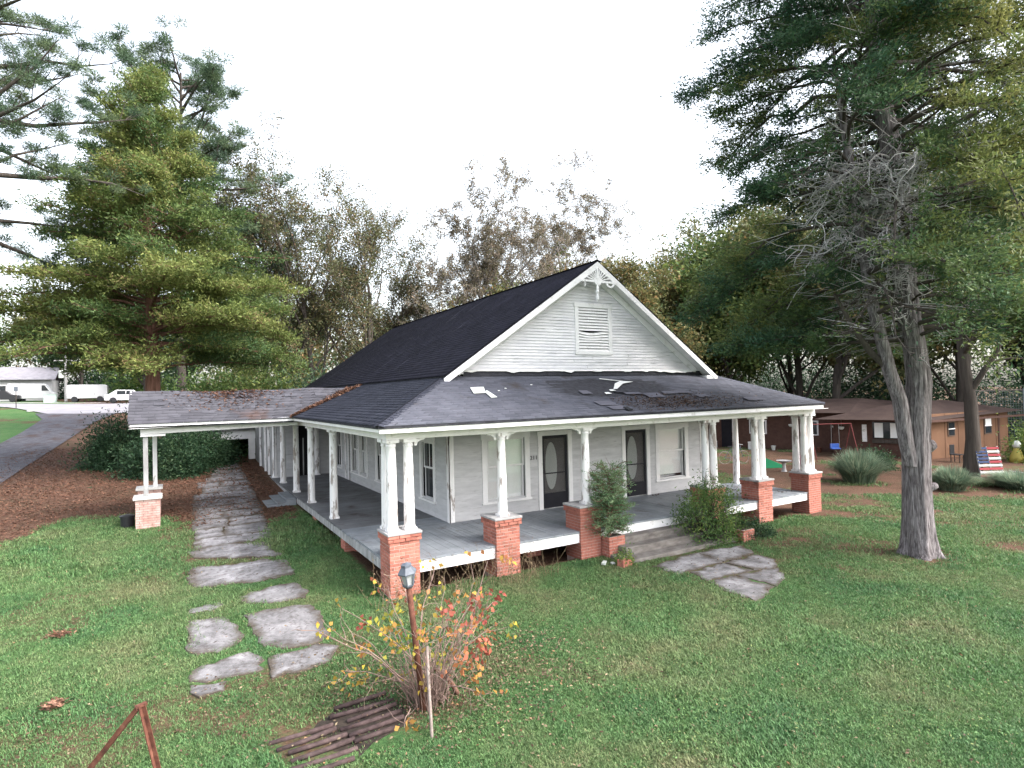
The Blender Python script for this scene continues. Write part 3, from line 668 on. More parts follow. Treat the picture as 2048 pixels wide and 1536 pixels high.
# main roof
GX0, GXC, GX1, GZ0, GZ1, GYF, GYB = 2.28, 7.19, 12.1, 4.57, 7.92, 2.26, 20.25
mr = empty('main_roof', (7.2, 11, 4.6), parent=house)
deckplane(mr, [(GX0, GYB, GZ0), (GX0, GYF, GZ0), (GXC, GYF, GZ1), (GXC, GYB, GZ1)], mt['ridge'], .06)
deckplane(mr, [(GX1, GYF, GZ0), (GX1, GYB, GZ0), (GXC, GYB, GZ1), (GXC, GYF, GZ1)], mt['ridge'], .06)
sagm = lambda V: -.05 * np.sin(np.clip((V[:, 1] - 3) / 16, 0, 1) * np.pi) * np.clip((V[:, 2] - 4.6) / 3.3, 0, 1) ** .5
roof('left_shingles', (GX0 - .03, GYB, GZ0), (GX0 - .03, GYF - .03, GZ0), (GXC, GYB, GZ1 + .012), (GXC, GYF - .03, GZ1 + .012), mt['sh_main'], mr, seed=4, sag=None)
roof('right_shingles', (GX1 + .03, GYF - .03, GZ0), (GX1 + .03, GYB, GZ0), (GXC, GYF - .03, GZ1 + .012), (GXC, GYB, GZ1 + .012), mt['sh_main'], mr, seed=5, w_=.6, h=.3)
capstrip((GXC, GYF - .03, GZ1), (GXC, GYB, GZ1), mt['sh_main'], mr, 'ridge_cap', .3)
c = MB(); c.box(GX0 + .02, GX0 + .05, GYF + .05, GYB, GZ0 - .2, GZ0 - .055); c.build('main_eave_board', mt['ridge'], house)
c = MB(); c.box(GX0 + .05, LX + .1, FY, 19.7, 4.36, 4.4); c.build('main_soffit', mt['weathered'], house)
# gable wall
gw_ = MB().prism([(3.0, FY + .04, 4.45), (11.4, FY + .04, 4.45), (11.4, FY + .04, 4.75), (GXC, FY + .04, 7.6), (3.0, FY + .04, 4.75)], (0, .04, 0)).build('gable_wall', mt['siding_g'], house)
lim = lambda z: (max(2.7, GXC - (GZ1 - .13 - z) / GAB_S), min(11.7, GXC + (GZ1 - .13 - z) / GAB_S))
VENT = (6.6, 7.98, 5.21, 6.72)
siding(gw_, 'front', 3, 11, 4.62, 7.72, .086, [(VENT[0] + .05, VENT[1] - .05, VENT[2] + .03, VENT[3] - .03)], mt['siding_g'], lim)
vm = MB(); fb(vm, 'front', VENT[0], VENT[0] + .13, 0, .05, VENT[2], VENT[3]); fb(vm, 'front', VENT[1] - .13, VENT[1], 0, .05, VENT[2], VENT[3]); fb(vm, 'front', VENT[0] - .02, VENT[1] + .02, 0, .06, VENT[3] - .13, VENT[3]); fb(vm, 'front', VENT[0] - .02, VENT[1] + .02, 0, .06, VENT[2] - .02, VENT[2] + .08)
vent = vm.build('louvre_vent', mt['white'], house, bevel=.004)
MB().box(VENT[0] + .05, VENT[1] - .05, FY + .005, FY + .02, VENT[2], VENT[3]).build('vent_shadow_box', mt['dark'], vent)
ns = 15; zb, zt_ = VENT[2] + .08, VENT[3] - .13; sh_ = (zt_ - zb) / ns
for i in range(ns):
    z = zb + i * sh_; sagv = {6: .05, 5: .035, 4: .018}.get(i, rs_.uniform(-.004, .004)); n = 9; V = []
    top = sh_ * .9
    for j in range(n):
        t_ = j / (n - 1); x = VENT[0] + .13 + t_ * (VENT[1] - VENT[0] - .26); s = -sagv * math.sin(math.pi * min(1, t_ * 1.25)) if i in (4, 5, 6) else 0
        V += [(x, FY - .045, z + s), (x, FY - .052, z + s + .006), (x, FY - .008, z + top + s), (x, FY - .001, z + top + s - .012)]
    Fq = [(4*j + a, 4*(j+1) + a, 4*(j+1) + (a+1) % 4, 4*j + (a+1) % 4) for j in range(n-1) for a in range(4)] + [(0, 1, 2, 3), (4*n-1, 4*n-2, 4*n-3, 4*n-4)]
    MB().add(V, Fq).build('slat', mt['white'], vent)
# bargeboards, soffit, frieze
for s, nm in ((-1, 0), (1, 1)):
    ex = GXC + s * (GXC - GX0 + .06); ez = GZ0 - .04; d = .19
    c = MB(); P = [(GXC, GYF - .035, GZ1 - .03), (ex, GYF - .035, ez - .03), (ex + (-s) * .02, GYF - .035, ez - d), (GXC, GYF - .035, GZ1 - .03 - d)]
    c.prism(P if s < 0 else P[::-1], (0, .035, 0)); c.build('bargeboard', mt['white'], house, bevel=.004)
    c = MB(); P = [(GXC, GYF, GZ1 - .10), (ex, GYF, ez - .10), (ex, GYF, ez - .12), (GXC, GYF, GZ1 - .12)]; c.prism(P if s < 0 else P[::-1], (0, FY - GYF, 0)); c.build('rake_soffit', mt['white_trim'], house)
    c = MB(); P = [(GXC, FY - .05, GZ1 - .125), (ex - s * .6, FY - .05, ez + .6 * GAB_S - .135), (ex - s * .6, FY - .05, ez + .6 * GAB_S - .36), (GXC, FY - .05, GZ1 - .36)]
    c.prism(P if s < 0 else P[::-1], (0, .024, 0)); c.build('frieze_board', mt['white'], house)
c = MB(); c.obox((2.38, GYF + .12, 4.33), (.2, -.06, .02), (.03, .12, 0), (0, -.02, .05)); c.obox((2.6, GYF + .05, 4.36), (.16, .05, -.05), (0, .1, .03), (0, -.01, .02)); c.build('broken_eave_return', mt['weathered'], house)
c = MB(); c.box(11.65, 12.14, GYF - .02, FY - .02, 4.4, 4.53); c.build('eave_return', mt['white_trim'], house)
# ornament
om = MB(); oz = 7.3; om.box(6.56, 7.8, GYF - .06, GYF - .035, oz - .03, oz + .03); om.box(7.12, 7.18, GYF - .065, GYF - .03, 6.98, 7.72)
orn = om.build('gable_ornament', mt['white'], house)
for k_ in range(1, 12):
    a = math.pi * k_ / 12
    if k_ == 6: continue
    dx, dz = math.cos(a), math.sin(a); best = .2
    for L in np.arange(.1, .8, .01):
        if oz + dz * L > GZ1 - .21 - abs(7.15 + dx * L - GXC) * GAB_S: break
        best = L
    if k_ in (1, 11): best = min(best, .5)
    MB().bar((7.15 + dx * .1, GYF - .05, oz + dz * .1), (7.15 + dx * best, GYF - .05, oz + dz * best), .03, .022, (0, 1, 0)).build('spoke', mt['white'], orn)
hub = [(7.15 + .12 * math.cos(a), GYF - .068, oz + .12 * math.sin(a)) for a in np.linspace(0, 2 * math.pi, 20, endpoint=False)]
MB().prism(hub, (0, .03, 0)).build('hub', mt['white'], orn)
pd_ = MB(); pd_.lathe([(.02, 0), (.045, .03), (.05, .1), (.03, .2), (.045, .23), (.06, .26), (.035, .3), (.03, .42)], (7.13, GYF - .05, 6.74), 10); pd_.build('pendant', mt['white'], orn)
for s, x in ((1, 7.62), (-1, 6.68)):
    n = 10; P = [(x + s * .16 * math.cos(a) - s * .0, GYF - .06, oz - .03 - .13 * math.sin(a)) for a in np.linspace(0, math.pi, n)]
    P2 = [(x + s * .09 * math.cos(a), GYF - .06, oz - .03 - .08 * math.sin(a)) for a in np.linspace(math.pi, 0, n)]
    if s > 0: MB().prism(P + P2, (0, .02, 0)).build('scroll', mt['white'], orn)
    else: MB().box(x - .012, x + .012, GYF - .06, GYF - .04, oz - .17, oz).build('scroll', mt['white'], orn)
# torn flashing along the gable base
fl = MB(); n = 120; xs = np.linspace(2.95, 11.75, n); fr_ = fbm(xs * 1.3, xs * 0, 4); V = []
for x, q in zip(xs, fr_): V += [(x, FY - .036, 4.72), (x, FY - .055, 4.64), (x, FY - .085, 4.575)]
Fq = [(3*i + a, 3*(i+1) + a, 3*(i+1) + a + 1, 3*i + a + 1) for i in range(n - 1) for a in range(2)]
fl.add(V, Fq).build('felt_band', mt['ridge'], house)
V = []; n2 = fbm(xs * 2.7, xs * 0 + 3, 14); n3 = fbm(xs * .8, xs * 0 + 9, 15)
for i, x in enumerate(xs):
    drop = .018 + .13 * max(0, n2[i] - .42) * (.4 + n3[i]); out = .02 + .2 * max(0, n2[i] - .4) * n3[i] + .03 * fr_[i]
    V += [(x, FY - .04, 4.725), (x, FY - .05 - out * .3, 4.722 - drop * .35), (x, FY - .05 - out, 4.715 - drop)]
MB().add(V, Fq).build('torn_flashing', mt['paper'], house)
# ---- carport
CE0, CRZ, CY0, CYR, CY1, CXL = 3.47, 4.44, 8.36, 9.71, 11.06, -4.69
cp = empty('carport', (-2.4, 9.7, .5), parent=house)
csag = lambda V: -.05 * np.sin(np.clip((V[:, 0] + 4.7) / 5, 0, 1) * np.pi) * np.clip((V[:, 2] - CE0) / 1, 0, 1) + .014 * np.sin(V[:, 0] * 3.1) * np.clip((V[:, 2] - CE0) / 1, 0, 1)
roof('carport_shingles', (CXL - .03, CY0 - .03, CE0), (-.32, CY0 - .03, CE0), (CXL - .03, CYR, CRZ), (2.1, CYR, CRZ), mt['sh_carp'], cp, seed=7, sag=csag, lift=.014)
roof('carport_shingles', (-.32, CY1, CE0), (CXL - .03, CY1, CE0), (2.1, CYR, CRZ), (CXL - .03, CYR, CRZ), mt['sh_carp'], cp, seed=8, sag=csag)
deckplane(cp, [(CXL, CY0, CE0 - .06), (-.32, CY0, CE0 - .06), (2.0, CYR, CRZ - .1), (CXL, CYR, CRZ - .1)], mt['ridge']); deckplane(cp, [(-.32, CY1, CE0 - .06), (CXL, CY1, CE0 - .06), (CXL, CYR, CRZ - .1), (2.0, CYR, CRZ - .1)], mt['ridge'])
for i in range(30):
    t_ = rs_.uniform(.1, .95); x = rs_.uniform(-4.5, .1 + t_ * 1.2); y = CY0 + (CYR - CY0) * t_; z = CE0 + (CRZ - CE0) * t_; l = rs_.uniform(.15, .55); lf = rs_.uniform(.022, .045)
    V = np.array([(x, y - .1, z - .0718 + lf), (x + l, y - .1, z - .0718 + lf * rs_.uniform(.5, 1.1)), (x + l, y + .05, z + .052), (x, y + .05, z + .052)]); V[:, 2] += csag(V)
    MB().add(np.vstack([V, V + (0, 0, .006)]), [(0,3,2,1),(4,5,6,7),(0,1,5,4),(1,2,6,5),(2,3,7,6),(3,0,4,7)]).build('curled_shingle', mt['sh_carp'], cp)
    if i % 3:
        V2 = np.array([(x + .02, y - .135, z - .08), (x + l * .95, y - .13, z - .078), (x + l * .9, y - .095, z - .05), (x, y - .095, z - .05)]); V2[:, 2] += csag(V2) + .009
        MB().add(V2, [(0, 1, 2, 3)]).build('gap_shadow_slit', mt['ridge'], cp)  # dark slit: missing-shingle gap and painted shadow of the lifted tab
c = MB(); c.prism([(CXL, CY0, CE0 - .13), (-.31, CY0, CE0 - .07), (-.31, CY0, CE0 + .045), (CXL, CY0, CE0)], (0, .03, 0)); c.build('eave_fascia', mt['white'], cp, bevel=.003)
c = MB(); c.prism([(CXL, CY0, CE0 - .13), (CXL, CY0, CE0), (CXL, CYR, CRZ), (CXL, CY1, CE0), (CXL, CY1, CE0 - .13), (CXL, CYR, CRZ - .14)], (.03, 0, 0)); c.build('rake_board', mt['white_trim'], cp)
c = MB(); c.prism([(-4.42, 8.66, 3.16), (-.1, 8.66, 3.24), (-.1, 8.66, 3.38), (-4.42, 8.66, 3.31)], (0, .14, 0)); c.build('carport_beam', mt['white'], cp, bevel=.005)
c = MB(); c.box(-4.42, -.1, 10.62, 10.76, 3.14, 3.32); c.build('carport_beam', mt['white_trim'], cp); c = MB(); c.box(-4.42, -4.28, 8.81, 10.61, 3.14, 3.3); c.build('carport_beam', mt['white_trim'], cp)
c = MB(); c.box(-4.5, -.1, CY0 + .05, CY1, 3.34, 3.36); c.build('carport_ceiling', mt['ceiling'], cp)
c = MB(); c.box(-4.42, -3.8, 8.62, 8.84, 3.1, 3.158); c.build('post_cap', mt['white'], cp)
for (y, ztop, pz) in ((8.62, 1.40, .42), (10.35, 1.45, .5)):
    p = empty('carport_pier', (-4.25, y, pz), parent=house)
    brick_block(p, -4.56, -3.96, y, y + .58, pz - .1, ztop - .1, False, mt['brick_p'], 'p', 0, seed=int(y * 5))
    c = MB(); c.box(-4.62, -3.9, y - .05, y + .63, ztop - .1, ztop - .02); c.build('cap', M('pier_cap_white', [(.3, (.5, .48, .46)), (.7, (.68, .66, .64))], 8, bump=.4), p, bevel=.015)
    px_ = 0 if y < 9 else .2
    c = MB(); c.box(-4.36 + px_, -4.24 + px_, y + .06, y + .18, ztop - .02, 3.1); c.build('post', mt['weathered'] if y < 9 else mt['peel'], cp, bevel=.006)
# valley and ridge straw
def clump_pts(n, fn, seed):
    r = np.random.RandomState(seed); return fn(r, n)
# ---- rear wing
wg = empty('rear_wing', (1.2, 18, .8), parent=house)
siding(wg, 'wing', .2, 2.5, F0, 3.36, .112, [(.95, 1.62, 0, 2.9)], mt['siding'])
c = MB(); c.box(.3, 2.5, 15.35, 15.4, .7, 3.5); c.build('dark_doorway', mt['dark'], wg)
c = MB(); c.box(1.25, 1.29, 15.15, 15.2, F0, 2.4); c.build('door_jamb', mt['weathered'], wg)
for i in range(34):
    y0 = 15.14 + i * .178; MB().box(.08 + rs_.uniform(-.006, .006), .12, y0, y0 + .168, .7, 3.4).build('wall_plank', mt['weathered'], wg)
for y in (16.2, 17.3, 18.9): c = MB(); c.box(.0, .075, y, y + .16, F0, 3.4); c.build('post', mt['peel'], wg, bevel=.006)
c = MB(); c.box(.12, 2.5, 21.15, 21.2, .6, 3.5); c.box(.2, 2.5, 15.1, 21.2, 3.5, 3.55); c.build('wing_shell', mt['siding'], wg)
# side steps
stp = empty('side_steps', (-.5, 10.5, .5), 'grey painted wooden steps leading down from side porch to driveway', 'steps')
for i, (x0, x1, z) in enumerate(((-.32, -.03, .74), (-.62, -.33, .66), (-.92, -.63, .575))):
    c = MB(); c.box(x0 - .03, x1, 9.65, 11.35, z - .035, z); c.build('tread', mt['deck'], stp, bevel=.004)
    c = MB(); c.box(x0, x0 + .02, 9.68, 11.32, z - .17, z - .037); c.build('riser', mt['deck'], stp)
for y in (9.62, 11.32): c = MB(); c.prism([(-.95, y, .45), (-.03, y, .45), (-.03, y, .7), (-.33, y, .7), (-.33, y, .62), (-.63, y, .62), (-.63, y, .535), (-.95, y, .535)], (0, .03, 0)); c.build('stringer', mt['deck'], stp)
# garage behind
gr = empty('garage', (-1.3, 21.6, 1.1), 'weathered white open garage behind the carport shrubs', 'garage')
c = MB(); c.box(-3.6, .12, 21.5, 21.62, 2.12, 2.62); c.build('header', mt['white_trim'], gr); c = MB(); c.box(-.2, .1, 21.45, 21.7, .95, 2.12); c.build('post', mt['white_trim'], gr); c = MB(); c.box(-3.6, -3.35, 21.45, 21.7, .95, 2.12); c.build('post', mt['white_trim'], gr)
c = MB(); c.box(-3.6, .1, 26, 26.1, .9, 2.7).box(-3.6, -3.5, 21.7, 26, .9, 2.7).box(0, .1, 21.7, 26, .9, 2.7); c.build('wall', mt['dark'], gr)
c = MB(); c.prism([(-3.85, 21.2, 2.6), (.2, 21.2, 2.6), (-1.75, 21.2, 3.25)], (0, 5.2, 0)); c.build('roof', mt['sh_carp'], gr)
# front steps and planters
fs = empty('concrete_steps', (7.1, -.5, .13), 'stained concrete front steps with three treads below the porch', 'steps')
for x0, x1, y0, z in ((5.74, 8.92, -.32, .56), (5.5, 8.95, -.62, .4), (5.25, 8.97, -.98, .22)):
    c = MB(); c.box(x0, x1, y0, -.03, .02, z); c.build('step', mt['steps'], fs, bevel=.018)
for i, (x0, x1, y0, y1, z1, lb) in enumerate(((5.23, 5.72, -.34, -.04, .62, 'red brick planter box beside the left pier of front steps'), (8.98, 9.4, -1.15, -.6, .42, 'low brick planter corner under the leafy bush right of steps'))):
    p = empty('brick_planter', (x0, y0, .13), lb, 'planter', 'brick planters beside the steps')
    brick_block(p, x0, x1, y0, y1, .1, z1, True, mt['brick'], 'r', 0, seed=40 + i)
    c = MB(); c.box(x0 + .06, x1 - .06, y0 + .06, y1 - .06, z1 - .004, z1 + .012); c.build('soil', mt['soil'], p)
# ================================================================== VEGETATION
def tubes_mesh(name, tubes, mat):
    """tubes: (pts(k,3), radii(k), sides); grouped and vectorised"""
    groups = {}
    for P, r, n in tubes: groups.setdefault((len(P), n), []).append((P, r))
    VV = []; FF = []; off = 0
    for (k, n), L in groups.items():
        P = np.array([q[0] for q in L], float); r = np.array([q[1] for q in L], float); m_ = len(L)
        t = np.gradient(P, axis=1); t /= np.linalg.norm(t, axis=2, keepdims=True) + 1e-9
        d = P[:, -1] - P[:, 0]; ref = np.where((np.abs(d[:, 2]) > .8 * np.linalg.norm(d, axis=1))[:, None], np.array([[1., 0, 0]]), np.array([[0, 0, 1.]]))
        a = np.cross(t, ref[:, None, :]); a /= np.linalg.norm(a, axis=2, keepdims=True) + 1e-9; b = np.cross(t, a)
        th = np.arange(n) * 2 * np.pi / n
        V = P[:, :, None] + r[:, :, None, None] * (np.cos(th)[None, None, :, None] * a[:, :, None] + np.sin(th)[None, None, :, None] * b[:, :, None])
        I = np.arange(m_ * k * n).reshape(m_, k, n); J = np.roll(I, -1, axis=2)
        F = np.stack([I[:, :-1], J[:, :-1], J[:, 1:], I[:, 1:]], -1).reshape(-1, 4) + off
        VV.append(V.reshape(-1, 3)); FF.append(F); off += m_ * k * n
    return quads(name, np.vstack(VV), np.vstack(FF), mat, smooth=True)
def leaves_mesh(name, pos, dr, L, W, tint, mat, rng, fold=.25, flat=0., tri=True):
    n = len(pos); dr = dr / (np.linalg.norm(dr, axis=1, keepdims=True) + 1e-9)
    rv = rng.normal(0, 1, (n, 3)); rv[:, 2] += flat * 3
    s = np.cross(dr, rv); s /= np.linalg.norm(s, axis=1, keepdims=True) + 1e-9; nn = np.cross(s, dr)
    L = np.broadcast_to(L, (n,))[:, None]; W = np.broadcast_to(W, (n,))[:, None]
    if tri: return quads(name, np.stack([pos - s * W / 2, pos + s * W / 2, pos + dr * L], 1).reshape(-1, 3), np.arange(3 * n).reshape(n, 3), mat, np.clip(tint, 0, 1))
    V = np.stack([pos, pos + dr * L * .45 + s * W / 2 + nn * W * fold, pos + dr * L, pos + dr * L * .45 - s * W / 2 + nn * W * fold], 1).reshape(-1, 3)
    return quads(name, V, np.arange(4 * n).reshape(n, 4), mat, np.clip(tint, 0, 1))
def along(pts, s):
    P = np.asarray(pts); k = len(P) - 1; f = min(s * k, k - 1e-6); i = int(f); return P[i] + (P[i + 1] - P[i]) * (f - i)
def wander(p, d, L, k, rng, wob=.12, up=0., droop=0.):
    p = np.asarray(p, float); d = nrm(d); P = [p]
    for i in range(k):
        d = nrm(d + rng.normal(0, wob, 3) + np.array((0, 0, up - droop * (i / k)))); p = p + d * L / k; P.append(p)
    return np.array(P)
cedar_l = leaf_mat('cedar_foliage', [(0, (.05, .095, .034)), (.35, (.095, .14, .042)), (.7, (.155, .185, .052)), (.92, (.21, .22, .07)), (1, (.22, .16, .08))])
cedar_d = leaf_mat('dark_cedar_foliage', [(0, (.034, .08, .046)), (.35, (.065, .115, .05)), (.7, (.125, .155, .048)), (1, (.19, .19, .065))])
pine_l = leaf_mat('pine_needles', [(0, (.045, .08, .05)), (.5, (.075, .12, .065)), (1, (.12, .15, .075))])
autumn_l = leaf_mat('autumn_leaves', [(0, (.06, .085, .038)), (.45, (.1, .105, .048)), (.8, (.14, .115, .055)), (1, (.2, .12, .075))])
olive_l = leaf_mat('olive_leaves', [(0, (.06, .085, .03)), (.4, (.12, .13, .05)), (.75, (.18, .15, .06)), (1, (.22, .13, .05))])
pale_l = leaf_mat('pale_thin_leaves', [(0, (.11, .11, .06)), (.5, (.17, .145, .095)), (1, (.23, .17, .125))])
shrub_l = leaf_mat('dark_shrub_leaves', [(0, (.015, .04, .02)), (.5, (.035, .075, .035)), (1, (.08, .12, .055))])
bushy_l = leaf_mat('bright_shrub_leaves', [(0, (.06, .12, .04)), (.6, (.13, .21, .06)), (1, (.26, .29, .08))])
soft_l = leaf_mat('young_cedar_leaves', [(0, (.09, .18, .09)), (.5, (.16, .26, .13)), (1, (.26, .35, .19))])
pamp_l = leaf_mat('blue_green_blades', [(0, (.09, .15, .1)), (.6, (.17, .235, .16)), (1, (.28, .3, .2))])
fall_l = leaf_mat('red_yellow_leaves', [(0, (.27, .065, .055)), (.25, (.36, .12, .07)), (.5, (.4, .22, .06)), (.75, (.38, .34, .05)), (1, (.14, .19, .05))], .3, .25)
dry_l = leaf_mat('dry_fallen_leaves', [(0, (.05, .028, .02)), (.4, (.1, .06, .04)), (.7, (.16, .115, .075)), (.9, (.24, .19, .12)), (1, (.22, .1, .05))], .1, .4)

def conifer(name, base, H, r0, prof, z0, nb, seed, label, leaf, bark, L=.2, W=.075, dens=60, inner=.3, up=.25, droop=.5, trunk=None, keep=None, group=None, sub=.38, sig=.13, cat='tree', tint0=(.15, .9), dead=0):
    rng = np.random.RandomState(seed); base = np.asarray(base, float)
    if trunk is None:
        k = 9; trunk = np.array([base + np.array((rng.normal(0, .06) * i * min(1, H / 17), rng.normal(0, .06) * i * min(1, H / 17), H * i / (k - 1))) for i in range(k)]); trunk[0] = base
    rad = r0 * (1 - np.linspace(0, 1, len(trunk)) ** 1.1) + .03 * min(1, H / 12) ** 2; rad[0] *= 1.35
    root = empty(name, base, label, cat, group)
    tb = [(trunk, rad, 12)]; twigs = []; S = []; D = []; T = []; B_ = []
    zt = base[2] + H
    for i in range(nb):
        t = (i + rng.rand()) / nb; t = t ** .9; z = z0 + (zt - z0) * t
        s = np.clip((z - trunk[0][2]) / (trunk[-1][2] - trunk[0][2]), 0, .999); p = along(trunk, s)
        az = i * 2.39996 + rng.uniform(-.5, .5); Lb = prof(t) * rng.uniform(.62, 1.12)
        if Lb < .2: continue
        d = np.array((math.cos(az), math.sin(az), 0)); kk = 6; q = np.linspace(0, 1, kk + 1)
        u_ = up * (1 + .9 * t) * rng.uniform(.5, 1.4); P = p + d[None] * (Lb * q)[:, None]; P[:, 2] += Lb * (u_ * q - droop * (1 - t) * q ** 2) ; P[1:] += rng.normal(0, .04 * Lb * .3, (kk, 3))
        rb = max(.012, r0 * .2 * (Lb / 5) * (1 - t * .5)); tb.append((P, rb * (1 - q * .85), 5))
        bt = rng.uniform(*tint0); bd_ = rng.uniform(.5, 1.4)
        ns_ = int(3 + Lb * 4.2)
        for j in range(ns_):
            s_ = inner + (1 - inner) * (j + rng.rand()) / ns_; o = along(P, s_); sd_ = 1 if j % 2 else -1; an = az + sd_ * rng.uniform(.35, 1.25)
            ls = (sub * Lb * (1.15 - s_) + .25) * rng.uniform(.6, 1.2); v = np.array((math.cos(an), math.sin(an), rng.uniform(-.15, .45))); v = v / np.linalg.norm(v) * ls
            if rng.rand() < dead * (1 - s_): twigs.append((np.array([o, o + v * .5 + rng.normal(0, .05, 3), o + v]), np.array([.012, .008, .003]), 3)); continue
            twigs.append((np.array([o, o + v * .5 + rng.normal(0, .03, 3), o + v]), np.array([.012, .008, .003]), 3)); S.append(o); D.append(v); T.append(bt + rng.normal(0, .12)); B_.append(bd_ * rng.uniform(.5, 1.4))
        S.append(along(P, .8)); D.append(P[-1] - along(P, .8)); T.append(bt); B_.append(bd_)
    S = np.array(S); D = np.array(D); T = np.array(T); ln = np.linalg.norm(D, axis=1)
    cnt = np.maximum(2, (ln * dens * np.array(B_)).astype(int)); ix = np.repeat(np.arange(len(S)), cnt); n = len(ix); tt = rng.rand(n)
    pos = S[ix] + D[ix] * (tt * 1.05)[:, None] + rng.normal(0, sig, (n, 3)) * np.array((1, 1, .75))
    dr = D[ix] / ln[ix][:, None] * .7 + rng.normal(0, .55, (n, 3)) + np.array((0, 0, .15)); tn = T[ix] + rng.normal(0, .08, n)
    if keep is not None:
        m_ = keep(pos, rng); pos, dr, tn = pos[m_], dr[m_], tn[m_]
    link_mesh('trunk', tubes_mesh('trunk', tb[:1], bark), root); link_mesh('branches', tubes_mesh('branches', tb[1:] + twigs, bark), root)
    link_mesh('crown', leaves_mesh('crown', pos, dr, L * rng.uniform(.6, 1.3, len(pos)), W, tn, leaf, rng), root)
    return root, trunk, rng
def pine(name, base, H, r0, label, seed, z0, spread, nb=26, clump=.55, leaf=None, only=None, per=520, group=None, needle=.3):
    rng = np.random.RandomState(seed); base = np.asarray(base, float); root = empty(name, base, label, 'tree', group); leaf = leaf or pine_l
    k = 8; trunk = np.array([base + np.array((math.sin(i * .7 + seed) * .12, math.cos(i * .9 + seed) * .12, H * i / (k - 1))) for i in range(k)]); trunk[0] = base
    tb = [(trunk, r0 * (1.05 - .85 * np.linspace(0, 1, k)), 10)]; pos = []; dr = []; tn = []
    for i in range(nb):
        t = (i + rng.rand()) / nb; z = z0 + (base[2] + H - z0) * t; p = along(trunk, (z - base[2]) / H); az = i * 2.4 + rng.uniform(-.6, .6)
        if only is not None: az = only(rng)
        Lb = spread(t) * rng.uniform(.6, 1.15); d = np.array((math.cos(az), math.sin(az), rng.uniform(.02, .35) + .5 * t))
        P = wander(p, d, Lb, 6, rng, .14, .03); tb.append((P, np.linspace(.03 + .018 * Lb, .012, 7), 5))
        for j in range(int(2 + Lb * 1.7)):
            s_ = rng.uniform(.35, 1.0); o = along(P, s_); v = nrm(P[-1] - P[0]) + rng.normal(0, .6, 3) + (0, 0, .25); ls = rng.uniform(.4, 1.3); Q = wander(o, v, ls, 3, rng, .2)
            tb.append((Q, np.linspace(.02, .006, 4), 3)); c = Q[-1]; m_ = int(per * rng.uniform(.5, 1.2)); cl = clump * rng.uniform(.6, 1.2)
            dd = rng.normal(0, 1, (m_, 3)); dd /= np.linalg.norm(dd, axis=1, keepdims=True); dd[:, 2] = dd[:, 2] * .8 + .2
            pos.append(c + dd * (cl * rng.rand(m_, 1) ** .6) * (1, 1, .7)); dr.append(dd + rng.normal(0, .35, (m_, 3))); tn.append(np.full(m_, rng.uniform(.1, .9)) + rng.normal(0, .1, m_))
    pos = np.vstack(pos); dr = np.vstack(dr); tn = np.concatenate(tn)
    link_mesh('trunk', tubes_mesh('trunk', tb[:1], mt['bark_dark']), root); link_mesh('branches', tubes_mesh('branches', tb[1:], mt['bark_dark']), root)
    link_mesh('crown', leaves_mesh('crown', pos, dr, needle * rng.uniform(.6, 1.2, len(pos)), needle * .16, tn, leaf, rng), root); return root
def broadleaf(name, base, H, r0, label, seed, leaf, bark, spread=.5, nl=60, L=.25, fork=.3, levels=4, up=.12, ldens=14, group=None, limbs=7, lfrac=1.0, sig=.35, twig=.006, show=True, cat='tree', lean=(0, 0), zmin=None, tint=(.1, .9)):
    rng = np.random.RandomState(seed); base = np.asarray(base, float); root = empty(name, base, label, cat, group); tb = []; tips = []
    def rec(p, d, Ln, r, lv):
        k = 5 if lv < 2 else 4 if lv == 2 else 3 if lv == 3 else 2
        P = wander(p, d, Ln, k, rng, .13 + .05 * lv if lv else .045, up if lv else .02); rr = np.linspace(r, max(twig, r * (.55 if lv < 2 else .35)), k + 1)
        if lv == 0: rr[0] *= 1.3
        if lv < levels or show: tb.append((P, rr, 10 if lv == 0 else 6 if lv == 1 else 4 if lv == 2 else 3))
        if lv >= levels: tips.append(P); return
        nc = limbs if lv == 0 else rng.randint(4, 7) if lv == 1 else rng.randint(4, 7)
        for c in range(nc):
            s_ = (fork + (1 - fork) * (c + rng.rand() * .8) / nc) if lv == 0 else rng.uniform(.3, 1.0) if c else 1.0
            s_ = min(s_, 1.0); o = along(P, s_ * .999); dd = nrm(P[-1] - P[0]); a = rng.normal(0, 1, 3); a = nrm(a - dd * (a @ dd)); an = rng.uniform(.35, 1.0) * (spread / .5)
            if lv == 0 and c == nc - 1: an *= .25
            nd = dd * math.cos(an) + a * math.sin(an)
            rec(o, nd, Ln * (.62 if lv == 0 else .58) * rng.uniform(.6, 1.1), max(twig, r * (.5 if lv == 0 else .45)) * (1.1 - .5 * s_), lv + 1)
    rec(base, np.array((lean[0], lean[1], 1.)), H * .6, r0, 0)
    link_mesh('trunk', tubes_mesh('trunk', tb[:1], bark), root); link_mesh('branches', tubes_mesh('branches', tb[1:], bark), root)
    pos = []; dr = []; tn = []
    for P in tips:
        if rng.rand() > lfrac: continue
        n = max(1, int(ldens * rng.uniform(.5, 1.5))); c = P[0] + (P[-1] - P[0]) * rng.rand(n, 1); pos.append(c + rng.normal(0, sig, (n, 3))); dr.append(rng.normal(0, 1, (n, 3)) + (0, 0, -.2)); tn.append(rng.uniform(*tint) + rng.normal(0, .15, n))
    if pos:
        pos = np.vstack(pos); link_mesh('crown', leaves_mesh('crown', pos, np.vstack(dr), L * rng.uniform(.6, 1.3, len(pos)), L * .62, np.concatenate(tn), leaf, rng), root)
    return root
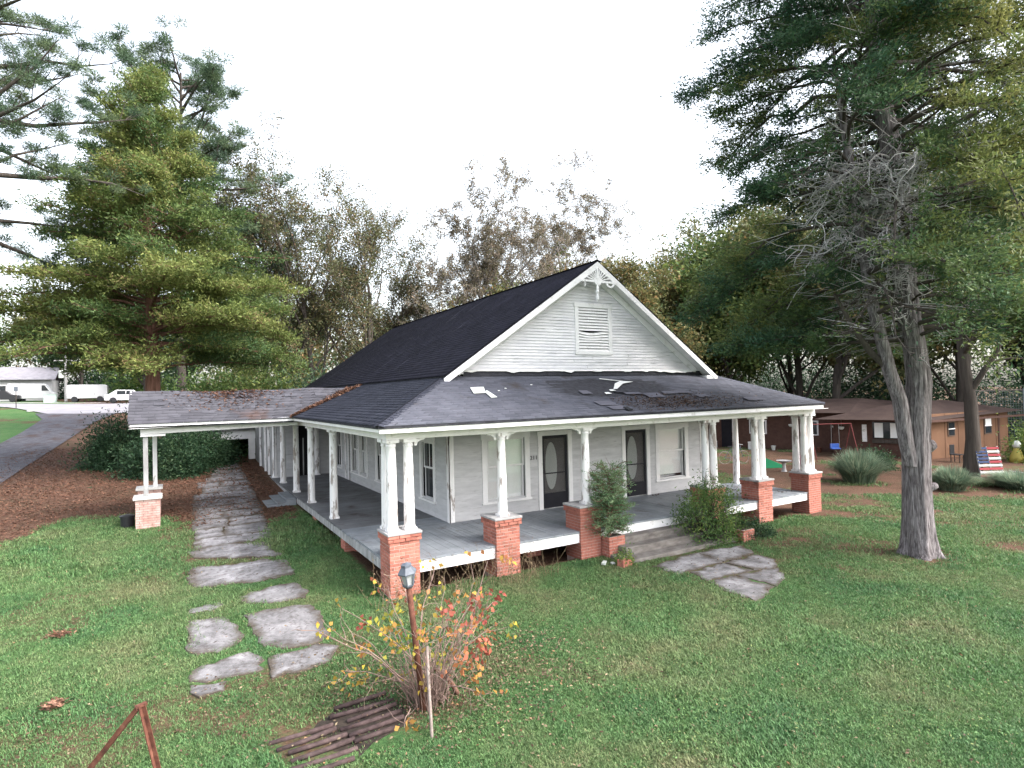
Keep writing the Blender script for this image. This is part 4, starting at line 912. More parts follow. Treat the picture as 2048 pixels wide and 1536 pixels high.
def shrub(name, base, rx, ry, rz, label, seed, leaf, n=6000, L=.14, clumps=40, bark=None, group=None, cat='shrub', W=.5, zc=None, tint=(.1, .9), spread_c=.28):
    rng = np.random.RandomState(seed); base = np.asarray(base, float); root = empty(name, base, label, cat, group); tb = []; pos = []; dr = []; tn = []
    for i in range(clumps):
        d = rng.normal(0, 1, 3); d /= np.linalg.norm(d); d[2] = abs(d[2]) * 1.0 - .12; c = base + np.array((rx, ry, rz)) * d * rng.uniform(.35, 1.0) ** .5
        c[2] = max(c[2], base[2] + .1)
        Q = np.array([base + (rng.normal(0, .1), rng.normal(0, .1), -.05), base * .5 + c * .5 + rng.normal(0, .08 * rz, 3), c]); tb.append((Q, np.array([.03, .018, .006]) * min(1, rz), 4))
        m_ = n // clumps; s_ = spread_c * rng.uniform(.6, 1.3); pos.append(c + rng.normal(0, 1, (m_, 3)) * s_ * np.array((rx, ry, rz * .8))); dr.append((pos[-1] - base) / np.array((rx, ry, rz)) * .5 + rng.normal(0, .6, (m_, 3))); tn.append(rng.uniform(*tint) + rng.normal(0, .12, m_))
    pos = np.vstack(pos); g = terr(pos[:, 0], pos[:, 1]) + .02; pos[:, 2] = np.maximum(pos[:, 2], g + rng.rand(len(pos)) * .1)
    link_mesh('stems', tubes_mesh('stems', tb, bark or mt['bark_dark']), root)
    link_mesh('foliage', leaves_mesh('foliage', pos, np.vstack(dr), L * rng.uniform(.6, 1.3, len(pos)), L * W, np.concatenate(tn), leaf, rng), root); return root

# ---- the two big cedars
b = (-4.3, 20.4, tz(-4.3, 20.4))
conifer('cedar_tree', b, 19.0, .33, lambda t: 7.3 * (1 - t) ** 1.12 * (.8 + .2 * math.sin(min(1, t * 5) * math.pi / 2)) + .2, b[2] + 4.5, 235, 11, 'broad yellow-green cedar rising behind the carport roof', cedar_l, mt['bark_red'], .155, .064, 78, .25, .26, .3, sub=.34, sig=.17, dead=.22, tint0=(.05, .78))
tpts = np.array([(11.25,-4.18,-.05),(11.22,-4.19,1.4),(11.21,-4.21,2.55),(11.24,-4.23,3.36),(11.3,-4.28,4.17),(11.2,-4.25,4.98),(11.07,-4.19,5.8),(10.97,-4.16,7.19),(10.95,-4.17,8.35),(10.72,-4.07,9.97),(10.51,-3.97,11.37),(10.43,-3.96,12.99),(10.43,-3.99,15.2),(10.4,-4.0,17.5)])
viewd = nrm(np.array((11.0 - CAM[0], -4.2 - CAM[1], 0)))
def keep_r(pos, rng):
    q = pos - np.array((10.9, -4.15, 0)); f_ = q @ viewd; lat = q[:, 0] * viewd[1] - q[:, 1] * viewd[0]
    z = pos[:, 2]
    hole = (f_ < 1.0) & (z > 6.8) & (z < 9.1) & (lat > -2.1) & (lat < .35)
    hole2 = (f_ < 1.4) & (z > 3.8) & (z < 6.3) & (lat > -1.5) & (lat < .55)
    low = (z < 4.6) & (lat < .8) | (z < 3.6)
    h3 = (f_ < 0) & (z > 9.6) & (z < 11.4) & (lat > -1.9) & (lat < -.4)
    rn = rng.rand(len(pos))
    return ~((hole & (rn < .9)) | (hole2 & (rn < .97)) | (low & (rn < .85)) | (h3 & (rn < .6)))
rc = empty('cedar_tree', (11.25, -4.18, .13), 'tall cedar with thick forked grey trunk on the front lawn', 'tree')
def big_cedar():
    rng = np.random.RandomState(23)
    # fluted trunk
    def flute(pts, rad, n, seed, amp=.12, name='trunk'):
        r = np.random.RandomState(seed); K = []; nseg = 60; S_ = np.linspace(0, 1, nseg); P = np.array([along(pts, s) for s in S_]); Rr = np.interp(S_, np.linspace(0, 1, len(rad)), rad); th = np.arange(n) * 2 * np.pi / n; V = []
        ph = r.uniform(0, 6.28, 6)
        for i in range(nseg):
            f = 1 + amp * (.5 * np.sin(3 * th + ph[0] + S_[i] * 2) + .35 * np.sin(7 * th + ph[1] + S_[i] * 3) + .3 * np.sin(13 * th + ph[2] - S_[i] * 4)) + .05 * (vnoise(th * 4, np.full(n, S_[i] * 40), seed) - .5)
            fl_ = 1 + .26 * math.exp(-(P[i][2] - .05) / .25) * (1 + .75 * np.sin(5 * th + ph[3])) if name == 'trunk' else 1
            rr = Rr[i] * f * fl_; V.append(np.c_[P[i][0] + rr * np.cos(th), P[i][1] + rr * np.sin(th), np.full(n, P[i][2])])
        I = np.arange(nseg * n).reshape(nseg, n); J = np.roll(I, -1, 1); F = np.stack([I[:-1], J[:-1], J[1:], I[1:]], -1).reshape(-1, 4)
        link_mesh(name, quads(name, np.vstack(V), F, mt['bark_cedar'], smooth=True), rc)
    flute(tpts, [.36, .285, .275, .275, .245, .225, .24, .23, .215, .2, .18, .15, .1, .03], 48, 1)
    stem = np.array([(11.0,-4.2,2.2),(10.89,-4.15,2.8),(10.79,-4.1,3.72),(10.58,-3.99,4.42),(10.39,-3.9,5.34),(10.24,-3.83,6.03),(10.13,-3.78,6.9),(9.95,-3.7,8.34),(9.75,-3.6,10.2),(9.6,-3.5,12)])
    flute(stem, [.15, .155, .15, .14, .128, .12, .11, .11, .075, .02], 28, 2, .09, 'second_stem')
    # knots
    for (p, s, d) in (((11.44, -4.4, 2.66), .12, (.75, -.6, .35)), ((11.5, -4.42, 1.72), .075, (.8, -.5, .3))):
        d = nrm(d); p = np.array(p); MB().tube([p - d * .18, p, p + d * s * .7, p + d * s], [s * 1.5, s * 1.15, s * .9, s * .25], 10).build('branch_stub', mt['bark_cedar'], rc, smooth=True)
    tb = [(np.array([(10.62,-4.0,4.4),(10.26,-3.75,4.85),(9.94,-3.6,5.37),(9.51,-3.4,6.19)]), np.array([.09, .075, .06, .035]), 7)]
    tw = []; dead_t = []; S = []; D = []; T = []; B_ = []
    lat = np.array((viewd[1], -viewd[0], 0))
    nb = 215
    for i in range(nb):
        t = (i + rng.rand()) / nb; z = 5.0 + 12.4 * t; tr = tpts if (i % 4 or z > 11.5) else stem; s = np.interp(z, tr[:, 2], np.linspace(0, 1, len(tr))); p = along(tr, min(s, .999)); az = i * 2.39996 + rng.uniform(-.5, .5)
        d = np.array((math.cos(az), math.sin(az), 0)); toward = -(d @ viewd)
        Lb = np.interp(t, [0, .12, .35, .7, 1], [4.2, 4.9, 5.0, 4.6, 1.2]) * rng.uniform(.62, 1.12)
        if d @ lat < -.3: Lb = min(Lb * .9, 4.1)
        if toward > .3: Lb *= .8 if d @ lat > -.1 else .6
        q = np.linspace(0, 1, 7); up_ = rng.uniform(.1, .5) + .3 * t; dp = rng.uniform(.4, 1.05) * (1 - .45 * t); P = p + d[None] * (Lb * q)[:, None]; P[:, 2] += Lb * (up_ * q - dp * q ** 2); P[1:] += rng.normal(0, .06, (6, 3)) * Lb * .3
        zl = 5.1 if d @ lat < .2 else 4.2
        if P[:, 2].min() < zl: P[:, 2] = p[2] + (P[:, 2] - p[2]) * max(0., (p[2] - zl) / (p[2] - P[:, 2].min() + 1e-6))
        tb.append((P, max(.02, .075 * (Lb / 5)) * (1 - q * .86), 5)); bt = rng.uniform(.05, .75) + (.2 if d @ lat > .3 else -.05); bd_ = rng.uniform(.55, 1.45); inn = rng.uniform(.3, .5); ns_ = int(4 + Lb * 4.4)
        for j in range(ns_):
            s_ = .12 + .88 * (j + rng.rand()) / ns_; o = along(P, s_); an = az + (1 if j % 2 else -1) * rng.uniform(.3, 1.2); ls = (.36 * Lb * (1.15 - s_) + .25) * rng.uniform(.55, 1.2); v = np.array((math.cos(an), math.sin(an), rng.uniform(-.3, .4))); v = v / np.linalg.norm(v) * ls
            Q = np.array([o, o + v * .5 + rng.normal(0, .05, 3), o + v])
            if s_ < inn: dead_t.append((Q, np.array([.011, .007, .003]), 3)); continue
            tw.append((Q, np.array([.013, .008, .003]), 3)); S.append(o); D.append(v); T.append(bt + rng.normal(0, .14)); B_.append(bd_ * rng.uniform(.5, 1.4))
        S.append(along(P, .8)); D.append(P[-1] - along(P, .8)); T.append(bt); B_.append(bd_)
    # tangle of silver dead limbs on the side facing the lawn
    for i in range(56):
        z = rng.uniform(7.1, 9.3); p = along(tpts, np.interp(z, tpts[:, 2], np.linspace(0, 1, len(tpts)))); side = rng.uniform(-1.15, .35); d = -viewd * rng.uniform(.25, 1) + lat * side + np.array((0, 0, rng.uniform(-.35, .15))); Lb = rng.uniform(1.0, 3.0)
        P = wander(p, d, Lb, 7, rng, .2, .0, .12); dead_t.append((P, np.linspace(.034, .008, 8), 4))
        for j in range(rng.randint(7, 13)):
            s_ = rng.uniform(.2, 1); Q = wander(along(P, s_ * .999), nrm(P[-1] - P[0]) + rng.normal(0, .75, 3), rng.uniform(.3, 1.1), 5, rng, .38, 0, .15); dead_t.append((Q, np.linspace(.014, .005, 6), 3))
            for l in range(2): R2 = wander(along(Q, rng.uniform(.3, .95)), rng.normal(0, 1, 3), rng.uniform(.15, .45), 3, rng, .4); dead_t.append((R2, np.linspace(.008, .004, 4), 3))
    for i in range(9):
        z = rng.uniform(4.6, 6.2); p = along(tpts, np.interp(z, tpts[:, 2], np.linspace(0, 1, len(tpts)))); d = lat * rng.uniform(-1, 1) - viewd * .4 + (0, 0, rng.uniform(-.1, .3)); P = wander(p, d, rng.uniform(.7, 1.6), 6, rng, .25, .04); dead_t.append((P, np.linspace(.022, .004, 7), 4))
        for j in range(4): Q = wander(along(P, rng.uniform(.3, .99)), nrm(P[-1] - P[0]) + rng.normal(0, .7, 3), rng.uniform(.2, .6), 4, rng, .35); dead_t.append((Q, np.linspace(.009, .003, 5), 3))
    S = np.array(S); D = np.array(D); T = np.array(T); ln = np.linalg.norm(D, axis=1); cnt = np.maximum(2, (ln * 205 * np.array(B_)).astype(int)); ix = np.repeat(np.arange(len(S)), cnt); n = len(ix)
    pos = S[ix] + D[ix] * (rng.rand(n) * 1.08)[:, None] + rng.normal(0, .1, (n, 3)); dr = D[ix] / ln[ix][:, None] * .8 + rng.normal(0, .5, (n, 3)) + (0, 0, .05); tn = T[ix] + rng.normal(0, .08, n)
    m_ = keep_r(pos, rng); pos, dr, tn = pos[m_], dr[m_], tn[m_]
    link_mesh('branches', tubes_mesh('branches', tb + tw, mt['bark_dark']), rc); link_mesh('dead_branches', tubes_mesh('dead_branches', dead_t, mt['dead']), rc)
    link_mesh('crown', leaves_mesh('crown', pos, dr, .1 * rng.uniform(.6, 1.3, len(pos)), .038, tn, cedar_d, rng), rc)
big_cedar()
# ---- pines
pine('pine_tree', (-2.9, 31, tz(-2.9, 31)), 23.2, .3, 'tall blue-green pine standing behind the broad cedar', 3, 11, lambda t: 7.6 * (1 - t) ** .6 + 1.4, 60, .5, per=190, needle=.26)
pine('pine_tree', (-11.3, 16.5, tz(-11.3, 16.5)), 22, .36, 'pine reaching long bare-based limbs in from the left edge', 8, 10.5, lambda t: 7.6 * (1 - .45 * t), 30, .36, only=lambda r: r.uniform(-1.0, .9), per=300, needle=.15)
pine('pine_tree', (2.6, 36, tz(2.6, 36)), 15, .25, 'shorter pine whose tufts show right of the cedar', 5, 8, lambda t: 4.4 * (1 - t) ** .5 + .8, 18, .6, per=300, needle=.3)
# ---- autumn trees left of the roof
for i, (x, y, H, sd_, lb) in enumerate(((5.2, 31.5, 19, 31, 'slender autumn tree with grey forked stems nearest the cedar'), (9.0, 30.5, 18.5, 32, 'brown-leaved autumn tree with single dark stem beside the roof'), (3.6, 35, 19, 33, 'thin olive tree behind the forked autumn tree'), (12.3, 34, 14.0, 34, 'sparse small autumn tree just left of the ridge'))):
    broadleaf('autumn_tree', (x, y, tz(x, y)), H, .2, lb, sd_, autumn_l, mt['bark_dark'], .36, L=.16, ldens=15 if i < 3 else 12, group='autumn trees left of the roof', limbs=11, sig=.2, levels=4, fork=.18, up=.08)
# ---- bare pale trees behind the ridge
for i, (x, y, H, sd_, lb) in enumerate(((17.8, 28.5, 18.5, 41, 'wide pale nearly bare tree above the house ridge'), (24.5, 30.0, 19.5, 42, 'tall pale bare tree right behind the gable peak'), (31.5, 33, 19.5, 43, 'bare leaning tree with sparse twigs right of the gable'), (20.8, 33, 21, 44, 'pale bare tree between the two nearest the ridge'))):
    broadleaf('bare_tree', (x, y, .2), H, .3, lb, sd_, pale_l, mt['bark_grey'], .66, L=.16, ldens=7, group='bare trees behind the house', limbs=8, sig=.13, levels=5, fork=.25, up=.06, twig=.016)
for i, (x, y, H, sd_, lb) in enumerate(((16.5, 25.5, 11, 51, 'olive tree showing low over the ridge'), (21.5, 24.5, 12.0, 52, 'olive-green tree crown directly behind the gable'), (26.5, 21, 13.5, 53, 'olive-brown tree right of the gable peak'), (24.5, 17.5, 9.5, 54, 'brownish tree low beside the right gable slope'), (33.5, 22.5, 14.5, 55, 'pale brown tree between gable and big cedar'))):
    broadleaf('olive_tree', (x, y, .15), H, .22, lb, sd_, olive_l, mt['bark_dark'], .5, L=.22, ldens=26, group='olive trees behind the house', limbs=9, sig=.36, levels=4, fork=.2, show=False)
# ---- woodland on the right
WR = [(38.9, 17.1, 18, 'dark woodland tree with straight trunk behind the porch corner'), (37.4, 13.4, 19, 'woodland tree with thick dark trunk left of the brown house'), (45, 22, 20, 'green woodland tree deep behind the brick house'), (50, 15, 20, 'yellow-tinged woodland tree over the brown roof'), (44, 8.5, 18, 'woodland tree behind the middle of the brown house'), (48, 3, 19, 'woodland tree rising behind the right end of brown house'), (41, 27, 19, 'woodland tree farthest left beyond the brick house'), (54, 8, 20, 'dark woodland tree far behind the shed roof'), (46, -4, 18, 'woodland tree beyond the right fence'), (34.5, 19.5, 15, 'small leafy tree just behind the porch roof corner')]
for i, (x, y, H, lb) in enumerate(WR):
    broadleaf('woodland_tree', (x, y, .15), H, .3 if i < 2 else .24, lb, 70 + i, [olive_l, cedar_l, olive_l, autumn_l][i % 4] if i not in (0, 1) else olive_l, mt['bark_dark'], .46, L=.35, ldens=20, group='woodland trees on the right', limbs=10, sig=.62, levels=4, fork=.2, tint=(0, .7), show=False)
broadleaf('yard_tree', (26.0, .6, .1), 13, .3, 'dark straight trunk beside the shed with striped pallet against it', 91, cedar_d, mt['bark_dark'], .5, L=.2, ldens=20, limbs=8, sig=.4, levels=4, fork=.45)
for i, (x, y, rx, rz, lb) in enumerate(((33.5, 21, 3.2, 2.6, 'dark undergrowth right behind the porch roof corner'), (44, 13.5, 4.5, 5.5, 'undergrowth behind the brown house roof'), (49, 3, 5.5, 6.0, 'undergrowth behind the shed'), (48, -6, 5.0, 5.5, 'undergrowth by the wire fence'), (52, 19, 7, 8, 'tall thicket deep in the wood'), (30, 25, 4, 3.4, 'undergrowth behind the gable end'), (60, 5, 9, 9, 'tall thicket beyond the fence'), (50, 30, 9, 9, 'tall thicket far behind the brick house'), (64, 30, 12, 11, 'distant thicket deep behind the brick house'), (72, 12, 13, 11, 'distant thicket behind the brown house'), (58, 44, 13, 11, 'distant thicket behind the gable end'), (70, -6, 13, 10, 'distant thicket at the far right'))):
    shrub('undergrowth', (x, y, .1), rx, rx, rz, lb, 120 + i, shrub_l if i != 0 else olive_l, 11000, .28, 80, group='undergrowth in the right-hand wood', tint=(0, .6))
# ---- left: shrubs behind the carport, evergreen behind the house, far street trees
for i, (x, y, rx, ry, rz, lb) in enumerate(((-5.6, 22.2, 1.35, 1.5, 2.1, 'dark green overgrown shrub left of the carport posts'), (-3.9, 18.6, 1.5, 1.6, 2.0, 'dark green shrub seen between the carport posts'), (-2.3, 20.6, 1.15, 1.4, 1.6, 'dark green shrub spilling toward the garage opening'))):
    shrub('dark_shrub', (x, y, tz(x, y)), rx, ry, rz, lb, 140 + i, shrub_l, 15000, .13, 90, group='dark shrubs behind the carport', tint=(.05, .75))
for i, (x, y, rx, rz, lb) in enumerate(((3.9, 23.5, 2.0, 4.0, 'dense evergreen shrub against the rear roof edge'), (1.0, 25, 2.6, 4.6, 'bright green tree-shrub right of the cedar trunk'), (-1.3, 27, 2.6, 4.0, 'green shrub filling in behind the carport ridge'), (6.2, 25.0, 2.0, 3.2, 'reddish thicket behind the main roof corner'))):
    shrub('evergreen_shrub', (x, y, tz(x, y)), rx, rx, rz, lb, 150 + i, [pine_l, cedar_l, bushy_l, olive_l][i], 13000, .22, 70, group='evergreen shrubs behind the house', tint=(.05, .7))
for i, (x, y, H, lf, lb) in enumerate(((-24, 84, 13, 2, 'leafy tree in front of the far white house'), (-27, 76, 12, 3, 'orange-tinged tree at the far left edge'), (-14.5, 92, 14, 1, 'green tree right of the far utility pole'), (-9, 82, 13, 2, 'green tree over the far white trailer'), (-6, 74, 12, 2, 'yellow-green tree behind the parked car'), (-19, 100, 15, 0, 'tree behind the far white house'), (-2, 70, 13, 1, 'dark tree right of the parked car'), (4, 66, 13, 0, 'far tree behind the cedar trunk'), (-30, 100, 15, 1, 'far tree closing the street on the left'), (10, 60, 14, 0, 'far tree behind the evergreen shrub'), (15, 52, 13, 3, 'far brownish tree beyond the autumn trees'))):
    broadleaf('street_tree', (x, y, tz(x, y)), H, .25, lb, 160 + i, [olive_l, shrub_l, bushy_l, autumn_l][lf], mt['bark_dark'], .5, L=.42, ldens=42, group='trees along the far street', limbs=9, sig=.85, levels=3, fork=.2, twig=.02)
for i, (x, y, rx, rz, lb) in enumerate(((-12.5, 96, 5, 5, 'dark hedge right of the far white house'), (-5, 80, 5, 4, 'hedge behind the parked car'), (4, 58, 5, 4.5, 'thicket across the street behind the cedar'), (-32, 104, 6, 5, 'thicket left of the far house'), (12, 48, 5, 5, 'thicket behind the autumn trees'), (20, 42, 5, 4.5, 'thicket behind the main roof'))):
    shrub('street_hedge', (x, y, tz(x, y)), rx, rx * .7, rz, lb, 180 + i, [shrub_l, bushy_l, olive_l][i % 3], 6000, .45, 50, group='hedges along the far street', tint=(0, .7))
# ---- porch plants
conifer('cedar_sapling', (5.36, -.2, .55), 2.0, .03, lambda t: .52 * (1 - t) ** .85 + .06, .6, 110, 201, 'feathery young evergreen growing from planter beside front steps', soft_l, mt['bark_red'], .06, .02, 150, .1, .7, .1, sub=.42, sig=.035, cat='shrub')
shrub('leafy_bush', (8.35, -.6, .2), 1.15, .55, 1.7, 'loose green leafy bush right of the front steps hiding a pier', 202, bushy_l, 8000, .075, 110, cat='shrub', spread_c=.15, W=.4, tint=(.0, .75))
shrub('weed_clump', (5.2, -.95, .13), .22, .2, .4, 'small green weed by the loose brick left of steps', 203, bushy_l, 500, .06, 20, cat='plant')
shrub('weed_clump', (9.6, -.9, .13), .6, .4, .55, 'dark weedy growth right of the leafy bush', 204, shrub_l, 1800, .07, 40, cat='plant', spread_c=.2)
def tuft(base, r, h, label, seed, n=2600):
    rng = np.random.RandomState(seed); a = rng.uniform(0, 6.283, n); rr = r * .5 * np.sqrt(rng.rand(n)); lean = rng.uniform(.1, 1.0, n) ** 1.3; V = []; F = []
    d = np.c_[np.cos(a), np.sin(a)]; hh = h * rng.uniform(.6, 1.1, n); P0 = np.c_[base[0] + d[:, 0] * rr, base[1] + d[:, 1] * rr, np.full(n, base[2])]
    s = np.c_[-d[:, 1], d[:, 0], np.zeros(n)] * .012; pts = []
    for t in (0, .4, .75, 1.0): pts.append(P0 + np.c_[d * (r * lean * t ** 1.7)[:, None], hh * (1.25 * t - .55 * lean * t * t)])
    V = np.stack([pts[0] - s, pts[0] + s, pts[1] - s, pts[1] + s, pts[2] - s * .7, pts[2] + s * .7, pts[3], pts[3] + s * .1], 1).reshape(-1, 3); I = np.arange(n)[:, None] * 8
    F = np.concatenate([I + np.array([[0, 1, 3, 2]]), I + np.array([[2, 3, 5, 4]]), I + np.array([[4, 5, 7, 6]])])
    o = link_mesh('ornamental_grass', quads('ornamental_grass', V, F, pamp_l, np.tile(rng.rand(n), 3))); shift_origin(o, base); return tag(o, label, 'grass clump', 'clumps of ornamental grass')
tuft((20.6, 2.4, .1), 1.1, 1.15, 'large rounded grey-green grass clump left of the big trunk', 1); tuft((21.3, -.6, .1), .75, .75, 'smaller grass clump just right of the big trunk', 2); tuft((23.6, -1.9, .1), 1.3, .55, 'low spreading green clump at the right edge', 3)
shrub('round_shrub', (25.0, 4.1, .1), .8, .8, .95, 'small dark round shrub before the brown house wall', 206, shrub_l, 3000, .12, 30)
shrub('yellow_shrub', (33.5, .6, .1), 1.3, 1.3, 1.9, 'yellow-green shrub by the fence at the right edge', 207, bushy_l, 5000, .16, 40, tint=(.4, 1))
# ---- red and yellow sapling thicket round the lamp post
def thicket():
    rng = np.random.RandomState(301); base = np.array((-.88, -4.08, .12)); root = empty('autumn_sapling', base, 'spindly sapling thicket with red, orange and yellow leaves round the lamp post', 'shrub'); tb = []; pos = []; dr = []; tn = []
    side = np.array((cR[0], cR[1], 0))
    for i in range(32):
        az = rng.uniform(0, 6.283); lean = rng.uniform(.2, 1.5); d = np.array((math.cos(az) * lean, math.sin(az) * lean, 1.0)) + side * .1; Ln = rng.uniform(.9, 2.0)
        P = wander(base + np.r_[rng.normal(0, .11, 2), 0], d, Ln, 8, rng, .12, .02, .1); tb.append((P, np.linspace(.011, .0035, 9), 4))
        for j in range(rng.randint(4, 9)):
            Q = wander(along(P, rng.uniform(.35, .99)), nrm(P[-1] - P[0]) + rng.normal(0, .7, 3), rng.uniform(.15, .55), 4, rng, .25); tb.append((Q, np.linspace(.005, .002, 5), 3))
            if rng.rand() < .5:
                m_ = rng.randint(3, 13); c = Q[-1]; x_ = (c - base) @ side; pos.append(c + rng.normal(0, .06, (m_, 3))); dr.append(rng.normal(0, 1, (m_, 3)) + (0, 0, -.5)); tn.append(np.clip(np.full(m_, (.32 if x_ > .15 else .6) + rng.normal(0, .19)), 0, .85) + rng.normal(0, .06, m_))
    for i in range(170):
        a = rng.uniform(0, 6.283); q = base + np.array((math.cos(a), math.sin(a), 0)) * rng.uniform(.0, .28); P = wander(q, (math.cos(a) * .3, math.sin(a) * .3, 1), rng.uniform(.25, .75), 4, rng, .18); tb.append((P, np.linspace(.005, .002, 5), 3))
    P_ = np.vstack(pos); link_mesh('stems', tubes_mesh('stems', tb, M('pinkish_stems', [(.3, (.14, .09, .08)), (.7, (.28, .2, .17))], 8)), root)
    link_mesh('leaves', leaves_mesh('leaves', P_, np.vstack(dr), .075 * rng.uniform(.7, 1.3, len(P_)), .062, np.concatenate(tn), fall_l, rng, tri=False), root)
    MB().tube([(-.45, -4.1, .1), (-.55, -4.05, .3), (-.75, -4.0, .5)], [.035, .03, .02], 7).build('cut_stump', mt['bark_red'], root, smooth=True)
thicket()
# ================================================================== OBJECTS
# lamp post
lp = empty('lamp_post', (-.99, -4.28, .13), 'leaning rusted lamp post with grey lantern head in the sapling thicket', 'lamp post')
pb = np.array((-.99, -4.22, .05)); ptop = np.array((-1.2, -4.32, 1.74)); MB().tube([pb, (pb + ptop) / 2, ptop], [.038, .038, .036], 12).build('post', mt['rust'], lp, smooth=True)
ax = nrm(ptop - pb); e1 = nrm(np.cross(ax, (0, 1, 0))); e2 = np.cross(ax, e1)
def ring(h, r, n=6, ph=0): return [ptop + ax * h + r * (math.cos(2 * math.pi * i / n + ph) * e1 + math.sin(2 * math.pi * i / n + ph) * e2) for i in range(n)]
def frus(levels, n=6): 
    t = MB(); V = []
    for h, r in levels: V += ring(h, r, n)
    k = len(levels); return t.add(V, [(i*n+j, i*n+(j+1)%n, (i+1)*n+(j+1)%n, (i+1)*n+j) for i in range(k-1) for j in range(n)] + [tuple(range(n))[::-1], tuple(range((k-1)*n, k*n))])
frus([(-.01, .05), (.02, .075), (.03, .075)]).build('collar', mt['lamp_metal'], lp)
mt['lampglass'] = M('frosted_lamp_glass', [(.3, (.3, .31, .32)), (.7, (.42, .43, .44))], 6, rough=.25)
frus([(.032, .058), (.17, .085)]).build('glass', mt['lampglass'], lp)
fr = MB()
for a, b in zip(ring(.03, .068), ring(.175, .098)): fr.bar(a, b, .011, .011, e2)
fr.build('cage', mt['lamp_metal'], lp)
frus([(.172, .12), (.185, .122), (.26, .062), (.262, .07), (.285, .066), (.3, .02)]).build('hood', mt['lamp_metal'], lp)
q = MB(); q.tube([(-1.15, -4.85, .1), (-1.02, -4.45, .62), (-.97, -4.3, .95)], [.02, .02, .02], 10); o = q.build('metal_pole', mt['pole'], smooth=True); shift_origin(o, (-1.15, -4.85, .1)); tag(o, 'thin pale metal pole leaning on the rusted lamp post', 'pole')
# rusted grate bars half sunk in the lawn
gt = empty('cattle_guard', (-1.95, -4.2, .13), 'half-buried grate of parallel rusted bars in the foreground grass', 'grate')
mb = MB(); mb.prism([(-2.68, -3.95, .11), (-2.3, -3.85, .11), (-1.95, -3.62, .11), (-1.3, -3.58, .11), (-1.18, -4.1, .11), (-1.3, -4.4, .11), (-1.75, -4.55, .11), (-2.0, -4.78, .11), (-2.62, -4.78, .11), (-2.75, -4.3, .11)], (0, 0, .022)); mb.build('soil_bed', mt['soil'], gt)
rg = np.random.RandomState(9)
for (xa, xb, ys) in ((-2.66, -1.98, [-3.98 - k * .165 for k in range(6)]), (-1.95, -1.22, [-3.64 - k * .165 for k in range(6)])):
    for k, y in enumerate(ys):
        p0 = np.array((xa + rg.uniform(-.12, .1), y + rg.uniform(-.02, .02), .162 + rg.uniform(-.02, .012))); p1 = np.array((xb + rg.uniform(-.1, .06) - (.25 if k == 5 and xb > -1.5 else 0), y + .03 + rg.uniform(-.02, .02), .162 + rg.uniform(-.02, .012)))
        MB().tube([p0, (p0 + p1) / 2 + (0, 0, rg.uniform(-.01, .004)), p1], [.028, .028, .028], 8).build('bar', mt['rustbar'], gt, smooth=True)
# fence corner post at the bottom left
fp = empty('iron_fence_post', (-3.86, -4.15, .13), 'rusted angle-iron fence post with fallen brace in the bottom left corner', 'fence post')
t0, t1 = np.array((-4.0, -4.08, .99)), np.array((-3.82, -4.17, .08)); d = nrm(t1 - t0); s = nrm(np.cross(d, (cF[0], cF[1], 0))); f_ = np.cross(s, d)
q = MB(); q.obox((t0 + t1) / 2 + s * .022, (t1 - t0) / 2, s * .024, f_ * .004); q.obox((t0 + t1) / 2 + f_ * .022 * np.sign(-(f_ @ np.array(cF))), (t1 - t0) / 2, s * .004, f_ * .02); q.build('angle_post', mt['rust'], fp)
q = MB(); q.bar((-4.03, -4.09, .97), (-4.62, -3.72, .13), .055, .045, (0, 0, 1)); q.build('brace', mt['rust'], fp)
MB().bar((-4.05, -4.1, .985), (-3.95, -4.07, .995), .05, .025).build('bolt_plate', mt['rust'], fp)
# loose things by the steps
for i, (x, y, r, lb, mat, dim) in enumerate(((5.12, -1.0, .2, 'loose red brick block on the grass left of the steps', 'brick', (.17, .1, .085)), (4.84, -.62, .7, 'pale broken stone chip on grass near the left pier', 'scrap', (.12, .05, .035)), (4.98, -.75, 1.2, 'small pale stone beside the broken chip', 'scrap', (.06, .045, .03)))):
    q = MB(); V = [(sx * dim[0] * rg.uniform(.85, 1.1), sy * dim[1] * rg.uniform(.85, 1.1), sz * dim[2] * rg.uniform(.85, 1.1)) for sz in (-1, 1) for sx, sy in ((-1, -1), (1, -1), (1, 1), (-1, 1))]
    q.add(V, [(0,3,2,1),(4,5,6,7),(0,1,5,4),(1,2,6,5),(2,3,7,6),(3,0,4,7)]); o = q.build('loose_brick' if i == 0 else 'stone', mt[mat], bevel=.012, loc=(x, y, .13 + dim[2] * .8), rot=(0, .08, r)); tag(o, lb, 'brick' if i == 0 else 'stone')
# black bin beside the carport pier
bn = empty('black_bin', (-4.78, 9.15, .45), 'small black plastic bin on the grass beside the carport pier', 'bin')
q = MB(); q.lathe([(.14, 0), (.165, .02), (.18, .3), (.195, .31), (.195, .33)], (-4.78, 9.15, .47), 18); q.build('body', mt['blackplastic'], bn, smooth=False)
q = MB(); q.lathe([(.2, .33), (.2, .35), (.12, .375), (.03, .38)], (-4.78, 9.15, .47), 18); q.build('lid', mt['blackplastic'], bn)
